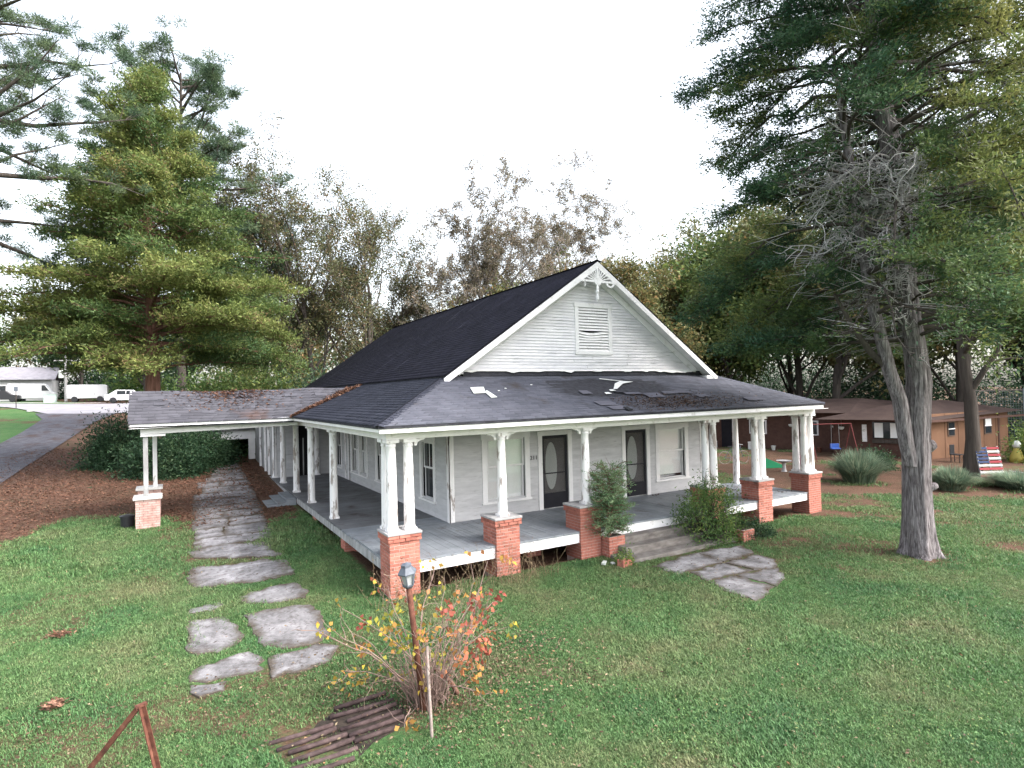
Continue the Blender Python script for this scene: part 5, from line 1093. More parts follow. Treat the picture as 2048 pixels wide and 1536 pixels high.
# scraps on the porch roof
def rz(x, y): return 3.52 + (y + .45) * .337 + .035
def on_roof(P, th=.008): return MB().prism([(x, y, rz(x, y)) for x, y in P], (0, -.3 * th, th))
for P, lb in (([(2.51, 1.18), (2.84, 1.21), (3.02, 1.65), (2.63, 1.61)], 'square white board lying on the left of the porch roof'), ([(2.8, .85), (2.98, .89), (2.97, 1.38), (2.86, 1.3)], 'narrow broken white board touching the square one on roof'), ([(7.12, 2.2), (7.8, 1.92), (7.8, 1.97), (7.14, 2.25)], 'thin white batten lying high on the porch roof'), ([(6.85, 1.28), (7.0, 1.3), (7.6, 1.75), (8.12, 1.9), (7.7, 1.98), (7.3, 1.75)], 'crumpled white sheet lying on the middle of porch roof')):
    o = on_roof(P).build('roof_scrap', mt['scrap'] if 'board' in lb else mt['paper']); shift_origin(o, (P[0][0], P[0][1], rz(*P[0]))); tag(o, lb, 'scrap', 'scraps on the porch roof')
for (x, y), lb in zip([(6.73, 1.2), (6.38, .97), (3.28, 1.35), (3.56, 1.51), (4.48, 1.76)], ('white chip just left of the crumpled sheet', 'white chip lower left of the crumpled sheet', 'tiny white chip right of the white boards', 'second tiny chip right of the white boards', 'tiny white chip midway along the porch roof')):
    s = .1 if x > 5 else .03; o = on_roof([(x - s, y - s * .6), (x + s, y - s * .5), (x + s * .8, y + s * .7), (x - s * .6, y + s * .5)]).build('roof_chip', mt['paper']); shift_origin(o, (x, y, rz(x, y))); tag(o, lb, 'scrap', 'scraps on the porch roof')
for i, (x0, y0, w_, h_, mat) in enumerate(((5.55, .95, .35, .28, 'sh_patch'), (5.45, .1, .55, .3, 'sh_patch'), (5.6, -.2, .45, .25, 'sh_patch'), (6.75, 1.02, .7, .2, 'ridge'), (6.95, .85, .6, .15, 'sh_patch'), (7.5, .55, .6, .35, 'sh_patch'), (8.3, .8, 1.1, .22, 'sh_patch'), (10.9, .05, .75, .28, 'sh_patch'), (9.3, .45, .5, .25, 'sh_patch'))):
    on_roof([(x0, y0), (x0 + w_ * .45, y0 + rg.uniform(-.03, .02)), (x0 + w_ * .5, y0 + rg.uniform(.0, .07)), (x0 + w_, y0 + rg.uniform(-.03, .03)), (x0 + w_ + rg.uniform(-.08, .05), y0 + h_), (x0 + w_ * .4, y0 + h_ + rg.uniform(-.03, .03)), (x0 + rg.uniform(-.05, .08), y0 + h_)], .004).build('roof_patch', mt[mat], pr)
on_roof([(5.95, -.32), (6.12, -.3), (6.1, -.12), (5.97, -.1)], .02).build('roof_hole', mt['dark'], pr)
# ---- loose leaf stuff on roofs, ground
def leaf_stuff(name, fn, n, seed, L, mat, label=None, tint=(0, 1), flat=.8, parent=None):
    rng = np.random.RandomState(seed); pos = fn(rng, n); n = len(pos); dr = rng.normal(0, 1, (n, 3)); dr[:, 2] *= .18
    o = link_mesh(name, leaves_mesh(name, pos, dr, L * rng.uniform(.5, 1.4, n), L * .55, rng.uniform(*tint, n), mat, rng, .12, flat, tri=(n > 20000)), parent); tag(o, label, kind='stuff'); return o
def valley(rng, n):
    t = rng.rand(n) ** .9; s = rng.normal(0, .09, n) * (.6 + t); x = -.3 + 2.35 * t + s; y = CY0 + (CYR - CY0) * t - np.abs(rng.normal(0, .09, n)); z = np.maximum(CE0 + (y - CY0) / (CYR - CY0) * (CRZ - CE0), EZ + (x + .337) * .381) + rng.rand(n) * .05
    return np.c_[x, y, z]
straw_l = leaf_mat('rusty_straw', [(0, (.08, .036, .024)), (.5, (.15, .075, .048)), (1, (.23, .13, .088))], .1)
leaf_stuff('roof_straw', valley, 5200, 1, .1, straw_l, 'rust-coloured pine straw in the valley between carport and porch roofs')
def ridge_l(rng, n):
    x = rng.normal(-1.9, .75, n); t = 1 - np.abs(rng.normal(0, .32, n)); m_ = (t > .3) & (x > -4.4); x, t = x[m_], t[m_]; P = np.c_[x, CY0 + (CYR - CY0) * t, CE0 + (CRZ - CE0) * t + .035]; P[:, 2] += csag(P); return P
leaf_stuff('carport_roof_litter', ridge_l, 1000, 2, .09, straw_l, 'thin brown litter on the carport roof')
def roof_l(rng, n):
    x = rng.normal(8.2, 1.3, n); y = rng.normal(.25, .35, n); m_ = (x > 6.0) & (x < 12.5) & (y > -.35) & (y < 1.6); x, y = x[m_], y[m_]; return np.c_[x, y, rz(x, y) - .01]
leaf_stuff('porch_roof_litter', roof_l, 2600, 3, .06, dry_l, 'brown leaves on the right half of the porch roof', (0, .5))
def deck_l(rng, n):
    x = rng.uniform(9.3, 13.2, n); y = rng.uniform(.3, 2.5, n); m_ = fbm(x * 1.3, y * 1.3, 5) > .55; return np.c_[x[m_], y[m_], np.full(m_.sum(), F0 + .012)]
leaf_stuff('porch_leaf_litter', deck_l, 900, 4, .07, dry_l, 'dark leaves on the right end of the porch floor', (0, .25))
def blocked(x, y):
    b = (x > -.1) & (x < 13.5) & (y > -.1) & (y < 21); b |= (x > 5.2) & (x < 9.05) & (y > -1.0) & (y < 0)
    for a, c in PX: b |= (x > a - .08) & (x < c + .08) & (y > -.14) & (y < .6)
    b |= (x > -2.65) & (x < -1.25) & (y > -4.7) & (y < -3.65) & (np.sin(x * 37 + y * 61) > -.75)
    b |= (x > -4.65) & (x < -3.88) & (y > 8.5) & (y < 9.3); b |= (x > -1.0) & (x < .1) & (y > 9.55) & (y < 11.4); b |= np.hypot(x - 11.25, y + 4.18) < .5
    return b
polys = [np.array(p) for p in SL]
def in_poly(x, y, P):
    c = np.zeros(x.shape, bool); n = len(P)
    for i in range(n):
        a, b = P[i], P[(i + 1) % n]; k = ((a[1] > y) != (b[1] > y)) & (x < (b[0] - a[0]) * (y - a[1]) / (b[1] - a[1] + 1e-12) + a[0]); c ^= k
    return c
WALKP = np.array([(5.56,-1.4),(6.63,-1.2),(7.7,-1.2),(8.55,-1.38),(8.2,-2.6),(7.1,-3.6),(5.6,-4.08),(5.55,-3.3),(5.8,-2.5)])
def on_slab(x, y, walk=True):
    b = np.zeros(x.shape, bool)
    for P in polys: b |= in_poly(x, y, P)
    b |= (y > 5.7) & (y < 20.6) & (x > np.interp(y, [5, 9, 14, 20], [-3.25, -3.05, -2.65, -1.75])) & (x < np.interp(y, [5, 9, 14, 20], [-1.45, -1.18, -.98, -.88]))
    if walk: b |= in_poly(x, y, WALKP)
    return b
def gfall(rng, n):
    u = rng.rand(n); r = 5.5 * (26 / 5.5) ** u; a = rng.uniform(-.85, .85, n); yaw = .53 + a; x = CAM[0] + r * np.sin(yaw) / np.cos(a) ** .3; y = CAM[1] + r * np.cos(yaw) / np.cos(a) ** .3
    lm = litter_mask(x, y); m_ = ~blocked(x, y) & (rng.rand(n) < .1 + .9 * lm); x, y = x[m_], y[m_]; z = terr(x, y) + np.where(on_slab(x, y), .045, .03 + rng.rand(len(x)) * .02)
    return np.c_[x, y, z]
leaf_stuff('fallen_leaves', gfall, 22000, 5, .045, dry_l, 'dry leaves scattered over the lawn')
def gfall2(rng, n):
    x = rng.normal(-.15, 1.1, n); y = rng.normal(-3.6, .8, n); m_ = ~blocked(x, y); x, y = x[m_], y[m_]; return np.c_[x, y, terr(x, y) + .035 + rng.rand(len(x)) * .02]
leaf_stuff('fallen_leaves', gfall2, 3000, 6, .045, dry_l, 'dry leaves fallen thickly below the sapling thicket')
def gfall3(rng, n):
    x = rng.uniform(-10.8, -.2, n); y = rng.uniform(8.0, 30, n); m_ = ~blocked(x, y) & (rng.rand(n) < litter_mask(x, y)); sl_ = on_slab(x, y); m_ &= ~sl_ | (rng.rand(n) < .2 + .5 * (fbm(x * .9, y * .9, 31) > .52)); x, y = x[m_], y[m_]; return np.c_[x, y, terr(x, y) + np.where(on_slab(x, y), .045, .02) + rng.rand(len(x)) * .03]
leaf_stuff('pine_straw', gfall3, 52000, 7, .08, straw_l, 'red-brown pine straw under and left of the carport', (0, .6))
weed_l = leaf_mat('lawn_weed_leaves', [(0, (.07, .15, .06)), (.6, (.12, .21, .07)), (1, (.2, .24, .09))])
def lawn_weeds(rng, n):
    r = 5.2 * (18 / 5.2) ** rng.rand(n); a = .53 + rng.uniform(-.85, .85, n); x = CAM[0] + r * np.sin(a); y = CAM[1] + r * np.cos(a); m_ = ~blocked(x, y) & ~on_slab(x, y) & (fbm(x * 1.6, y * 1.6, 91) > .57) & (litter_mask(x, y) < .5); x, y = x[m_], y[m_]; return np.c_[x, y, terr(x, y) + .03 + rng.rand(len(x)) * .03]
leaf_stuff('lawn_weeds', lawn_weeds, 26000, 12, .035, weed_l, 'small broad-leaved weeds in patches across the lawn')
def bare_m(x, y): return np.c_[x, y, terr(x, y)]
for (x, y, r_, lb) in ((-5.35, 1.35, .16, 'small bare brown patch on the left lawn'), (-5.05, -1.55, .13, 'brown pine-cone litter patch on the near left lawn')):
    leaf_stuff('lawn_litter', lambda rng, n, x=x, y=y, r_=r_: np.c_[rng.normal(x, r_ * .5, n), rng.normal(y, r_ * .5, n), np.full(n, .17) + rng.rand(n) * .05], 150, int(abs(x * 10)), .06, straw_l, lb)
# ---- grass: tufts instanced with geometry nodes on scattered points
def grass_mat():
    t = NT('grass_blades'); v = t.pos()
    c = t.ramp(t.noise(v, .55, 5, .6), [(.34, (.075, .17, .066)), (.48, (.108, .2, .074)), (.6, (.15, .207, .09)), (.74, (.21, .21, .112))])
    f = t.ramp(t.noise(v, 6, 3, .6), [(.3, (.72, .74, .7)), (.7, (1.25, 1.2, 1.2))]); c = t.mix(1.0, c, f, 'MULTIPLY')
    g = t.n('NewGeometry').outputs['Random Per Island']; vv = t.math('ADD', t.math('MULTIPLY', g, .9), .55); hv = t.n('HueSaturation'); t.l(vv, hv.inputs['Value']); t.l(c, hv.inputs['Color']); c = hv.outputs[0]
    st = t.ramp(g, [(.93, (0, 0, 0)), (.95, (1, 1, 1))]); c = t.mix(st, c, (.3, .25, .14))
    p = t.n('BsdfPrincipled'); p.inputs['Roughness'].default_value = .55; p.inputs['Specular IOR Level'].default_value = .3; t.l(c, p.inputs['Base Color'])
    tl = t.n('BsdfTranslucent'); t.l(c, tl.inputs['Color']); mx = t.n('MixShader'); mx.inputs[0].default_value = .3; t.l(p.outputs[0], mx.inputs[1]); t.l(tl.outputs[0], mx.inputs[2]); t.l(mx.outputs[0], t.out.inputs[0]); return t.m
mt['grass'] = grass_mat()
tcol = bpy.data.collections.new('grass_tufts')
for k in range(5):
    rng = np.random.RandomState(400 + k); n = 110; rad = .17; a = rng.uniform(0, 6.283, n); r = rad * np.sqrt(rng.rand(n)); base = np.c_[r * np.cos(a), r * np.sin(a), np.full(n, -.012)]; az = rng.uniform(0, 6.283, n); h = rng.uniform(.016, .044, n) * (1.25 if k == 4 else 1); ln = rng.uniform(.1, .9, n)
    d = np.c_[np.cos(az), np.sin(az), np.zeros(n)]; s = np.c_[-np.sin(az), np.cos(az), np.zeros(n)] * .0045; m1 = base + d * (h * ln * .35)[:, None] + np.c_[np.zeros((n, 2)), h * .65]; tp = base + d * (h * ln * 1.1)[:, None] + np.c_[np.zeros((n, 2)), h]
    V = np.stack([base - s, base + s, m1 + s * .8, m1 - s * .8, tp], 1).reshape(-1, 3); I = np.arange(n)[:, None] * 5
    me = bpy.data.meshes.new('grass_tuft'); me.from_pydata(V.tolist(), [], (I + np.array([[0, 1, 2, 3]])).tolist() + (I + np.array([[3, 2, 4]])).tolist()); me.materials.append(mt['grass']); o = bpy.data.objects.new('grass_tuft', me); tcol.objects.link(o)
rng = np.random.RandomState(77)
def scatter(n, r0, r1):
    r = np.sqrt(rng.uniform(r0 ** 2, r1 ** 2, n)); a = .53 + rng.uniform(-.86, .86, n); return CAM[0] + r * np.sin(a), CAM[1] + r * np.cos(a), r
pts = []; scl = []
for n, r0, r1, s_ in ((9000, 4.6, 9.5, 1.0), (15000, 9.5, 16, 1.15), (13000, 16, 26, 1.7), (6000, 26, 45, 2.4)):
    x, y, r = scatter(n, r0, r1); lm = litter_mask(x, y); gr_ = (x < -8.4) & (x > -13.5) & (y > 5)
    m_ = ~blocked(x, y) & ~gr_ & (rng.rand(n) > lm * 1.25 - .05); ons = on_slab(x, y); 
    edge = on_slab(x + .13, y) | on_slab(x - .13, y) | on_slab(x, y + .13) | on_slab(x, y - .13)
    m_ &= ~ons & (~edge | (rng.rand(n) < .35)); m_ &= ~((np.hypot((x + 1.98) / .85, (y + 4.2) / .62) < 1) & (rng.rand(n) < .92))
    x, y = x[m_], y[m_]; pts.append(np.c_[x, y, terr(x, y) + (fbm(x * .7, y * .7, 21) - .5) * .05]); scl.append(s_ * rng.uniform(.75, 1.25, len(x)) * (1 + .35 * (fbm(x * .6, y * .6, 50) > .6)))
pts = np.vstack(pts); scl = np.concatenate(scl); gm = bpy.data.meshes.new('grass'); gm.vertices.add(len(pts)); gm.vertices.foreach_set('co', pts.astype(np.float32).ravel())
for nm, typ, arr in (('gscale', 'FLOAT', scl), ('gidx', 'INT', rng.randint(0, 5, len(pts))), ('grot', 'FLOAT_VECTOR', np.c_[np.zeros((len(pts), 2)), rng.uniform(0, 6.28, len(pts))])):
    at = gm.attributes.new(nm, typ, 'POINT'); at.data.foreach_set('vector' if typ == 'FLOAT_VECTOR' else 'value', np.ascontiguousarray(arr, np.int32 if typ == 'INT' else np.float32).ravel())
gm.materials.append(mt['grass']); gm.update(); grass = link_mesh('grass', gm); tag(grass, 'short green lawn grass around the house', 'grass', kind='stuff')
ng = bpy.data.node_groups.new('grass_scatter', 'GeometryNodeTree'); ng.interface.new_socket('Geometry', in_out='INPUT', socket_type='NodeSocketGeometry'); ng.interface.new_socket('Geometry', in_out='OUTPUT', socket_type='NodeSocketGeometry')
gi = ng.nodes.new('NodeGroupInput'); go = ng.nodes.new('NodeGroupOutput'); iop = ng.nodes.new('GeometryNodeInstanceOnPoints'); ci = ng.nodes.new('GeometryNodeCollectionInfo'); ci.inputs['Collection'].default_value = tcol; ci.inputs['Separate Children'].default_value = True; ci.inputs['Reset Children'].default_value = True
def na(nm, typ):
    q = ng.nodes.new('GeometryNodeInputNamedAttribute'); q.data_type = typ; q.inputs['Name'].default_value = nm; return [s for s in q.outputs if s.enabled][0]
iop.inputs['Pick Instance'].default_value = True
ng.links.new(gi.outputs[0], iop.inputs['Points']); ng.links.new(ci.outputs[0], iop.inputs['Instance']); ng.links.new(na('gidx', 'INT'), iop.inputs['Instance Index']); ng.links.new(na('grot', 'FLOAT_VECTOR'), iop.inputs['Rotation']); ng.links.new(na('gscale', 'FLOAT'), iop.inputs['Scale']); ng.links.new(iop.outputs[0], go.inputs[0])
md = grass.modifiers.new('scatter', 'NODES'); md.node_group = ng
# dry weeds before the porch between the first two piers
def weeds():
    rng = np.random.RandomState(5); root = empty('dry_weeds', (1.6, -.35, .13), 'dry brown weeds and reddish stalks before the porch edge', 'weeds'); tb = []; pos = []
    for i in range(130):
        b = np.array((rng.uniform(-.5, 3.6), rng.uniform(-.75, -.2), .1)); P = wander(b, (rng.normal(0, .3), rng.normal(0, .3), 1), rng.uniform(.25, 1.0), 5, rng, .15); tb.append((P, np.linspace(.004, .002, 6), 3)); m_ = rng.randint(2, 10); pos.append(np.array([along(P, rng.uniform(.4, .99)) for _ in range(m_)]) + rng.normal(0, .03, (m_, 3)))
    P_ = np.vstack(pos); link_mesh('stalks', tubes_mesh('stalks', tb, M('dry_stalks', [(.3, (.14, .1, .06)), (.7, (.26, .2, .12))], 9)), root); link_mesh('seed_heads', leaves_mesh('seed_heads', P_, rng.normal(0, 1, P_.shape), .04, .022, rng.uniform(0, 1, len(P_)), dry_l, rng), root)
weeds()

# ================================================================== NEIGHBOURS
mt['tan'] = M('tan_panel_wall', [(.3, (.13, .068, .04)), (.7, (.18, .095, .055))], 1.2, (1, 1, .4), bump=.2, over=(2, (1, 1, 1), .62, .74, (.2, .11, .07)))  # neighbour walls and roof: tree shade is put into these darkened colours
mt['bwall'] = M('brown_brick_wall', [(.3, (.06, .032, .025)), (.7, (.095, .05, .039))], 5, bump=.3, bscale=30)
mt['broof'] = shingle_mat('brown_shingle', [(.3, (.035, .022, .02)), (.7, (.06, .04, .034))])
nh = empty('neighbour_house', (31, 8, .13), 'low brown house with tan panel wing behind the big cedar trunk', 'house')
Au = np.array((30.6, 4.25)); vv_ = nrm(np.array((-.27, .96))); uu = nrm(np.array((.996, -.09)))
def W3(u, v, z): q = Au + uu * u + vv_ * v; return (q[0], q[1], z)
def nb(u0, u1, v0, v1, z0, z1, mat, name, parent=nh):
    return MB().prism([W3(u0, v0, z0), W3(u1, v0, z0), W3(u1, v1, z0), W3(u0, v1, z0)], (0, 0, z1 - z0)).build(name, mat, parent)
nb(0.03, 7.5, .03, 4.6, 0, 2.4, mt['tan'], 'wing_core')
for i in range(6): nb(.02 + i * 1.22, 1.2 + i * 1.22, -.03, .0, 0.1, 2.5, mt['tan'], 'wall_panel')
nb(-.02, .0, 0.02, 4.6, 0, 2.3, mt['bwall'], 'wing_side_wall')
nb(1.6, 12, 4.6, 18, 0, 2.5, mt['bwall'], 'main_wall')
def rf(P, name): 
    V = [W3(*p) for p in P[0]]; MB().add(V, P[1]).build(name, mt['broof'], nh)
rf(([(-.9, -.5, 2.2), (8, -.5, 2.45), (8, 5.1, 2.45), (-.9, 5.1, 2.2), (2.4, 2.3, 3.1), (6.2, 2.3, 3.1)], [(0, 1, 5, 4), (1, 2, 5), (2, 3, 4, 5), (3, 0, 4), (0, 3, 2, 1)]), 'wing_roof')
rf(([(.9, 4.3, 2.5), (12.6, 4.3, 2.5), (12.6, 18.6, 2.5), (.9, 18.6, 2.5), (6.7, 7, 3.25), (6.7, 16, 3.25)], [(0, 1, 4), (1, 2, 5, 4), (2, 3, 5), (3, 0, 4, 5), (0, 3, 2, 1)]), 'main_roof')
nb(-.92, 8.02, -.52, -.5, 2.1, 2.22, mt['bwall'], 'wing_fascia')
for (u, z0, z1, w_) in ((1.45, 1.25, 2.05, .62), (4.9, 1.2, 2.15, .7)):
    wn = nb(u, u + w_, -.07, -.035, z0, z1, M('dark_frame', [(0, (.1, .07, .055))]), 'window')
    nb(u + .07, u + w_ - .07, -.085, -.075, z0 + .07, z0 + (z1 - z0) * .48, mt['glass_dark'], 'pane', wn); nb(u + .07, u + w_ - .07, -.085, -.075, z0 + (z1 - z0) * .52, z1 - .07, mt['blind'] if u > 3 else mt['glass_dark'], 'pane', wn); nb(u + .02, u + w_ - .02, -.09, -.07, z0 + (z1 - z0) * .47, z0 + (z1 - z0) * .53, mt['white'], 'sash_rail', wn)
wn = nb(-.06, -.03, 1.3, 2.6, 1.15, 2.05, mt['glass_dark'], 'window'); nb(-.08, -.061, 1.4, 1.75, 1.2, 2.0, mt['blind'], 'curtain', wn); nb(-.08, -.061, 2.1, 2.5, 1.2, 2.0, mt['blind'], 'curtain', wn); nb(-.12, -.03, 1.3, 2.6, .9, 1.1, mt['bark_dark'], 'window_box', wn)
nb(-.05, -.02, 2.9, 3.12, .95, 1.9, mt['white'], 'shutter'); nb(6.3, 6.45, -.06, -.03, .2, 2.4, mt['bwall'], 'corner_post')
for v, z0, z1, w_ in ((6.4, 1.1, 2.0, .9), (9.5, 1.1, 2.0, 1.1), (14, 1.1, 2.0, 1.0)):
    wn = nb(1.56, 1.6, v, v + w_, z0, z1, mt['white_trim'], 'window'); nb(1.545, 1.558, v + .07, v + w_ - .07, z0 + .07, z1 - .07, mt['glass_dark'], 'pane', wn)
dn = nb(1.56, 1.6, 11.6, 12.5, .15, 2.15, mt['kick'], 'door')
# striped pallet leaning on the yard tree
pal = empty('striped_pallet', (25.9, .3, .1), 'wooden pallet painted in red white and blue stripes leaning on trunk', 'pallet')
pb_ = np.array((25.55, .12, .1)); pu = nrm(np.array((.62, -.36, 0))); pn = np.array((.3, .35, 0)) ; upv = nrm(np.array((.22, .28, 1.25)))
pmat = {k: M('pallet_' + k, [(.3, tuple(c * .85 for c in v)), (.7, v)], 6) for k, v in dict(red=(.3, .05, .06), white=(.5, .49, .48), blue=(.04, .06, .13)).items()}
nn_ = nrm(np.cross(pu, upv)); nn_ = nn_ if nn_ @ np.array(cF) < 0 else -nn_
for i in range(9):
    c0 = pb_ + upv * (.08 + i * .145)
    segs = [(0, 1, 'white' if i % 2 else 'red')] if i < 4 else [(0, .48, 'blue'), (.48, 1, 'white' if i % 2 else 'red')]
    for a, b_, k_ in segs: MB().obox(c0 + pu * ((a + b_) / 2) * 1.0, pu * (b_ - a) / 2 * .99, upv * .045, nn_ * .01).build('slat', pmat[k_], pal)
for a in (.04, .5, .96): MB().obox(pb_ + pu * a + upv * .66 - nn_ * .045, pu * .02, upv * .66, nn_ * .033).build('runner', mt['weathered'], pal)
# swing set
sw = empty('swing_set', (27, 7.6, .1), 'red metal swing set with a blue seat near the porch corner', 'swing set'); rp = M('red_paint', [(.3, (.12, .03, .03)), (.7, (.2, .05, .05))], 5); hu = nrm(np.array((.86, -.5, 0))); hv_ = np.array((.5, .86, 0))
c1, c2 = np.array((26.0, 8.0, .1)), np.array((28.0, 6.9, .1)); top = (0, 0, 1.95)
MB().tube([c1 + top, c2 + top], [.022, .022], 8).build('top_bar', rp, sw)
for c in (c1, c2):
    for s in (-1, 1): MB().tube([c + top, c + hv_ * s * .75], [.02, .02], 8).build('leg', rp, sw)
sc_ = c1 + (c2 - c1) * .62; MB().obox(sc_ + (0, 0, .62), hu * .24, hv_ * .1, (0, 0, .03)).obox(sc_ + (0, 0, .75) + hv_ * .1, hu * .24, hv_ * .02, (0, 0, .13)).build('seat', M('blue_plastic', [(0, (.03, .08, .3))], rough=.4), sw, bevel=.02)
for s in (-1, 1): MB().tube([sc_ + hu * s * .2 + top, sc_ + hu * s * .22 + (0, 0, .62)], [.007, .007], 5).build('chain', mt['weathered'], sw)
# yard toys, bicycle, boxes
def toy(name, label, cat, loc, parts):
    r = empty(name, loc, label, cat)
    for nm, mb_, mat in parts: mb_.build(nm, mat, r, smooth=False)
    return r
gp = M('green_plastic', [(0, (.02, .22, .1))], rough=.4); pk = M('pink_plastic', [(0, (.36, .06, .15))], rough=.4)
L_ = np.array((22.0, 7.3, .12)); toy('toy_slide', 'small bright green plastic slide between the porch columns', 'toy', L_, [('chute', MB().prism([L_ + (-.5, .2, 0), L_ + (.55, -.25, 0), L_ + (.55, -.25, .06), L_ + (.1, -.05, .28), L_ + (-.4, .15, .5), L_ + (-.5, .2, .5)], (.15, .3, 0)), gp), ('ladder', MB().box(L_[0] - .55, L_[0] - .42, L_[1] + .2, L_[1] + .5, .12, .55), gp)])
L_ = np.array((23.5, 6.6, .12)); toy('toy_car', 'pink toy car beside the corner pier columns', 'toy', L_, [('body', MB().prism([L_ + (-.35, 0, .1), L_ + (.35, -.2, .1), L_ + (.35, -.2, .35), L_ + (.15, -.12, .62), L_ + (-.15, -.04, .62), L_ + (-.35, 0, .4)], (.15, .28, 0)), pk)] + [('wheel', MB().tube([L_ + (a, b - .02, .1), L_ + (a + .02, b + .05, .1)], [.1, .1], 10), mt['blackplastic']) for a, b in ((-.22, -.03), (.25, -.17))])
L_ = np.array((21.2, 6.2, .12)); toy('bird_bath', 'small pale stone bird bath on the brown yard', 'bird bath', L_, [('pedestal', MB().lathe([(.16, 0), (.1, .06), (.07, .3), (.1, .42)], L_, 12), mt['capstone']), ('bowl', MB().lathe([(.1, .42), (.32, .5), (.34, .53), (.26, .5), (.02, .47)], L_, 16), mt['capstone'])])
B = np.array((21.9, 9.6, .12)); bd = nrm(np.array((.9, -.4, 0))); bi = empty('bicycle', B, 'grey bicycle standing in the yard behind the porch columns', 'bicycle')
def wheel(c):
    n = 22; P = [c + .33 * (math.cos(2 * math.pi * i / n) * bd + math.sin(2 * math.pi * i / n) * np.array((0, 0, 1))) for i in range(n + 1)]; o = MB(); o.tube(P, .022, 5, False); return o
w1, w2 = B + bd * -.5 + (0, 0, .34), B + bd * .5 + (0, 0, .34)
for w_ in (w1, w2): wheel(w_).build('wheel', mt['pole'], bi)
fr = MB(); crank = B + (0, 0, .32); seat_ = B - bd * .2 + (0, 0, .88); head = B + bd * .36 + (0, 0, .86)
for a, b_ in ((w1, crank), (crank, seat_), (crank, head), (seat_ - (0, 0, .12), head), (w1, seat_ - (0, 0, .1)), (w2, head + (0, 0, .1)), (head + (0, 0, .1), head + (0, 0, .16))): fr.tube([a, b_], [.016, .016], 6)
fr.build('frame', mt['lamp_metal'], bi); MB().obox(seat_ + (0, 0, .03), bd * .12, np.cross(bd, (0, 0, 1)) * .06, (0, 0, .025)).build('saddle', mt['blackplastic'], bi); MB().bar(head + (0, 0, .16) - np.cross(bd, (0, 0, 1)) * .26, head + (0, 0, .16) + np.cross(bd, (0, 0, 1)) * .26, .02, .02).build('handlebar', mt['white'], bi)
for (u, v, s_, mat, lb) in ((.9, 9.9, .45, 'white', 'white box by the brick wall behind the porch columns'), (1.0, 8.7, .28, 'scrap', 'pale flower pot by the brick wall'), (.9, 12.6, .4, 'weathered', 'grey bench box near the brick house door'), (1.0, 6.0, .3, 'rust', 'terracotta pot near the brick wall corner')):
    q = W3(u, v, .13); o = MB(); 
    if 'pot' in lb: o.lathe([(s_ * .35, 0), (s_ * .5, s_ * .9), (s_ * .56, s_ * .92), (s_ * .56, s_)], q, 12)
    else: o.box(q[0] - s_ * .6, q[0] + s_ * .6, q[1] - s_ * .4, q[1] + s_ * .4, q[2], q[2] + s_).box(q[0] - s_ * .64, q[0] + s_ * .64, q[1] - s_ * .44, q[1] + s_ * .44, q[2] + s_, q[2] + s_ * 1.1)
    ob = o.build('flower_pot' if 'pot' in lb else 'storage_box', mt[mat], bevel=.01); shift_origin(ob, q); tag(ob, lb, 'pot' if 'pot' in lb else 'box')
for (u, v, z, lb) in ((1.45, 7.9, 1.75, 'white hanging basket on the brick wall between porch columns'), (1.45, 13.2, 1.8, 'pale hanging basket left of the rear porch column'), (1.45, 5.4, 1.7, 'pale wind chime under the brick house eave'), (-.15, 4.1, 1.75, 'white lantern hanging on the brown wall corner')):
    q = np.array(W3(u, v, z)); r = empty('hanging_basket', q, lb, 'basket', 'hanging baskets on the neighbouring house'); MB().lathe([(.05, -.16), (.13, -.1), (.16, 0), (.15, .01)], q, 10).build('bowl', mt['scrap'], r); MB().tube([q, q + (0, 0, .55)], [.008, .008], 4).build('chain', mt['weathered'], r)
# pipe frame and wire fence at right
wf = empty('wire_fence', (38, 3, .1), 'grey wire fence with tall posts right of the tan shed', 'fence'); fm = M('galvanised_mesh', [(.3, (.16, .18, .19)), (.7, (.24, .27, .28))], 3)
fa, fbp = np.array((38.6, 5.5, .1)), np.array((43, -8, .1)); fd = (fbp - fa)
for i in range(7): q = fa + fd * i / 6; MB().tube([q, q + (0, 0, 3.6)], [.05, .05], 8).build('post', fm, wf)
MB().tube([fa + (0, 0, 3.5), fbp + (0, 0, 3.5)], [.03, .03], 6).build('top_rail', mt['pole'], wf)
wm = MB(); hz = nrm(fd)
for i in range(0, 120): q = fa + fd * i / 120; wm.bar(q, q + (0, 0, 3.45), .012, .012, hz)
for j in range(24): wm.bar(fa + (0, 0, .1 + j * .145), fbp + (0, 0, .1 + j * .145), .012, .012)
o = wm.build('mesh_wire', fm, wf); o['kind'] = 'stuff'
ye = M('yellow_plastic', [(0, (.36, .3, .07))], rough=.5)
for (x, y, h, lb) in ((32.2, 1.2, 1.1, 'pale yellow playhouse figure by the fence'), (33.2, -.4, .6, 'yellow plastic tub near the right edge')):
    r = empty('yard_figure' if h > 1 else 'plastic_tub', (x, y, .1), lb, 'toy' if h > 1 else 'tub')
    if h > 1: MB().lathe([(.32, 0), (.28, .3), (.16, .62), (.12, .72)], (x, y, .1), 14).build('skirt', ye, r, smooth=True); MB().lathe([(.1, .72), (.17, .82), (.17, .95), (.08, 1.08), (.01, 1.1)], (x, y, .1), 12).build('head', mt['scrap'], r, smooth=True)
    else: MB().lathe([(.3, 0), (.42, .5), (.46, .52), (.46, .56), (.38, .5), (.3, .05)], (x, y, .1), 16).build('tub', ye, r, smooth=True)
ob = MB(); q0 = np.array((30.2, 2.9, .1)); 
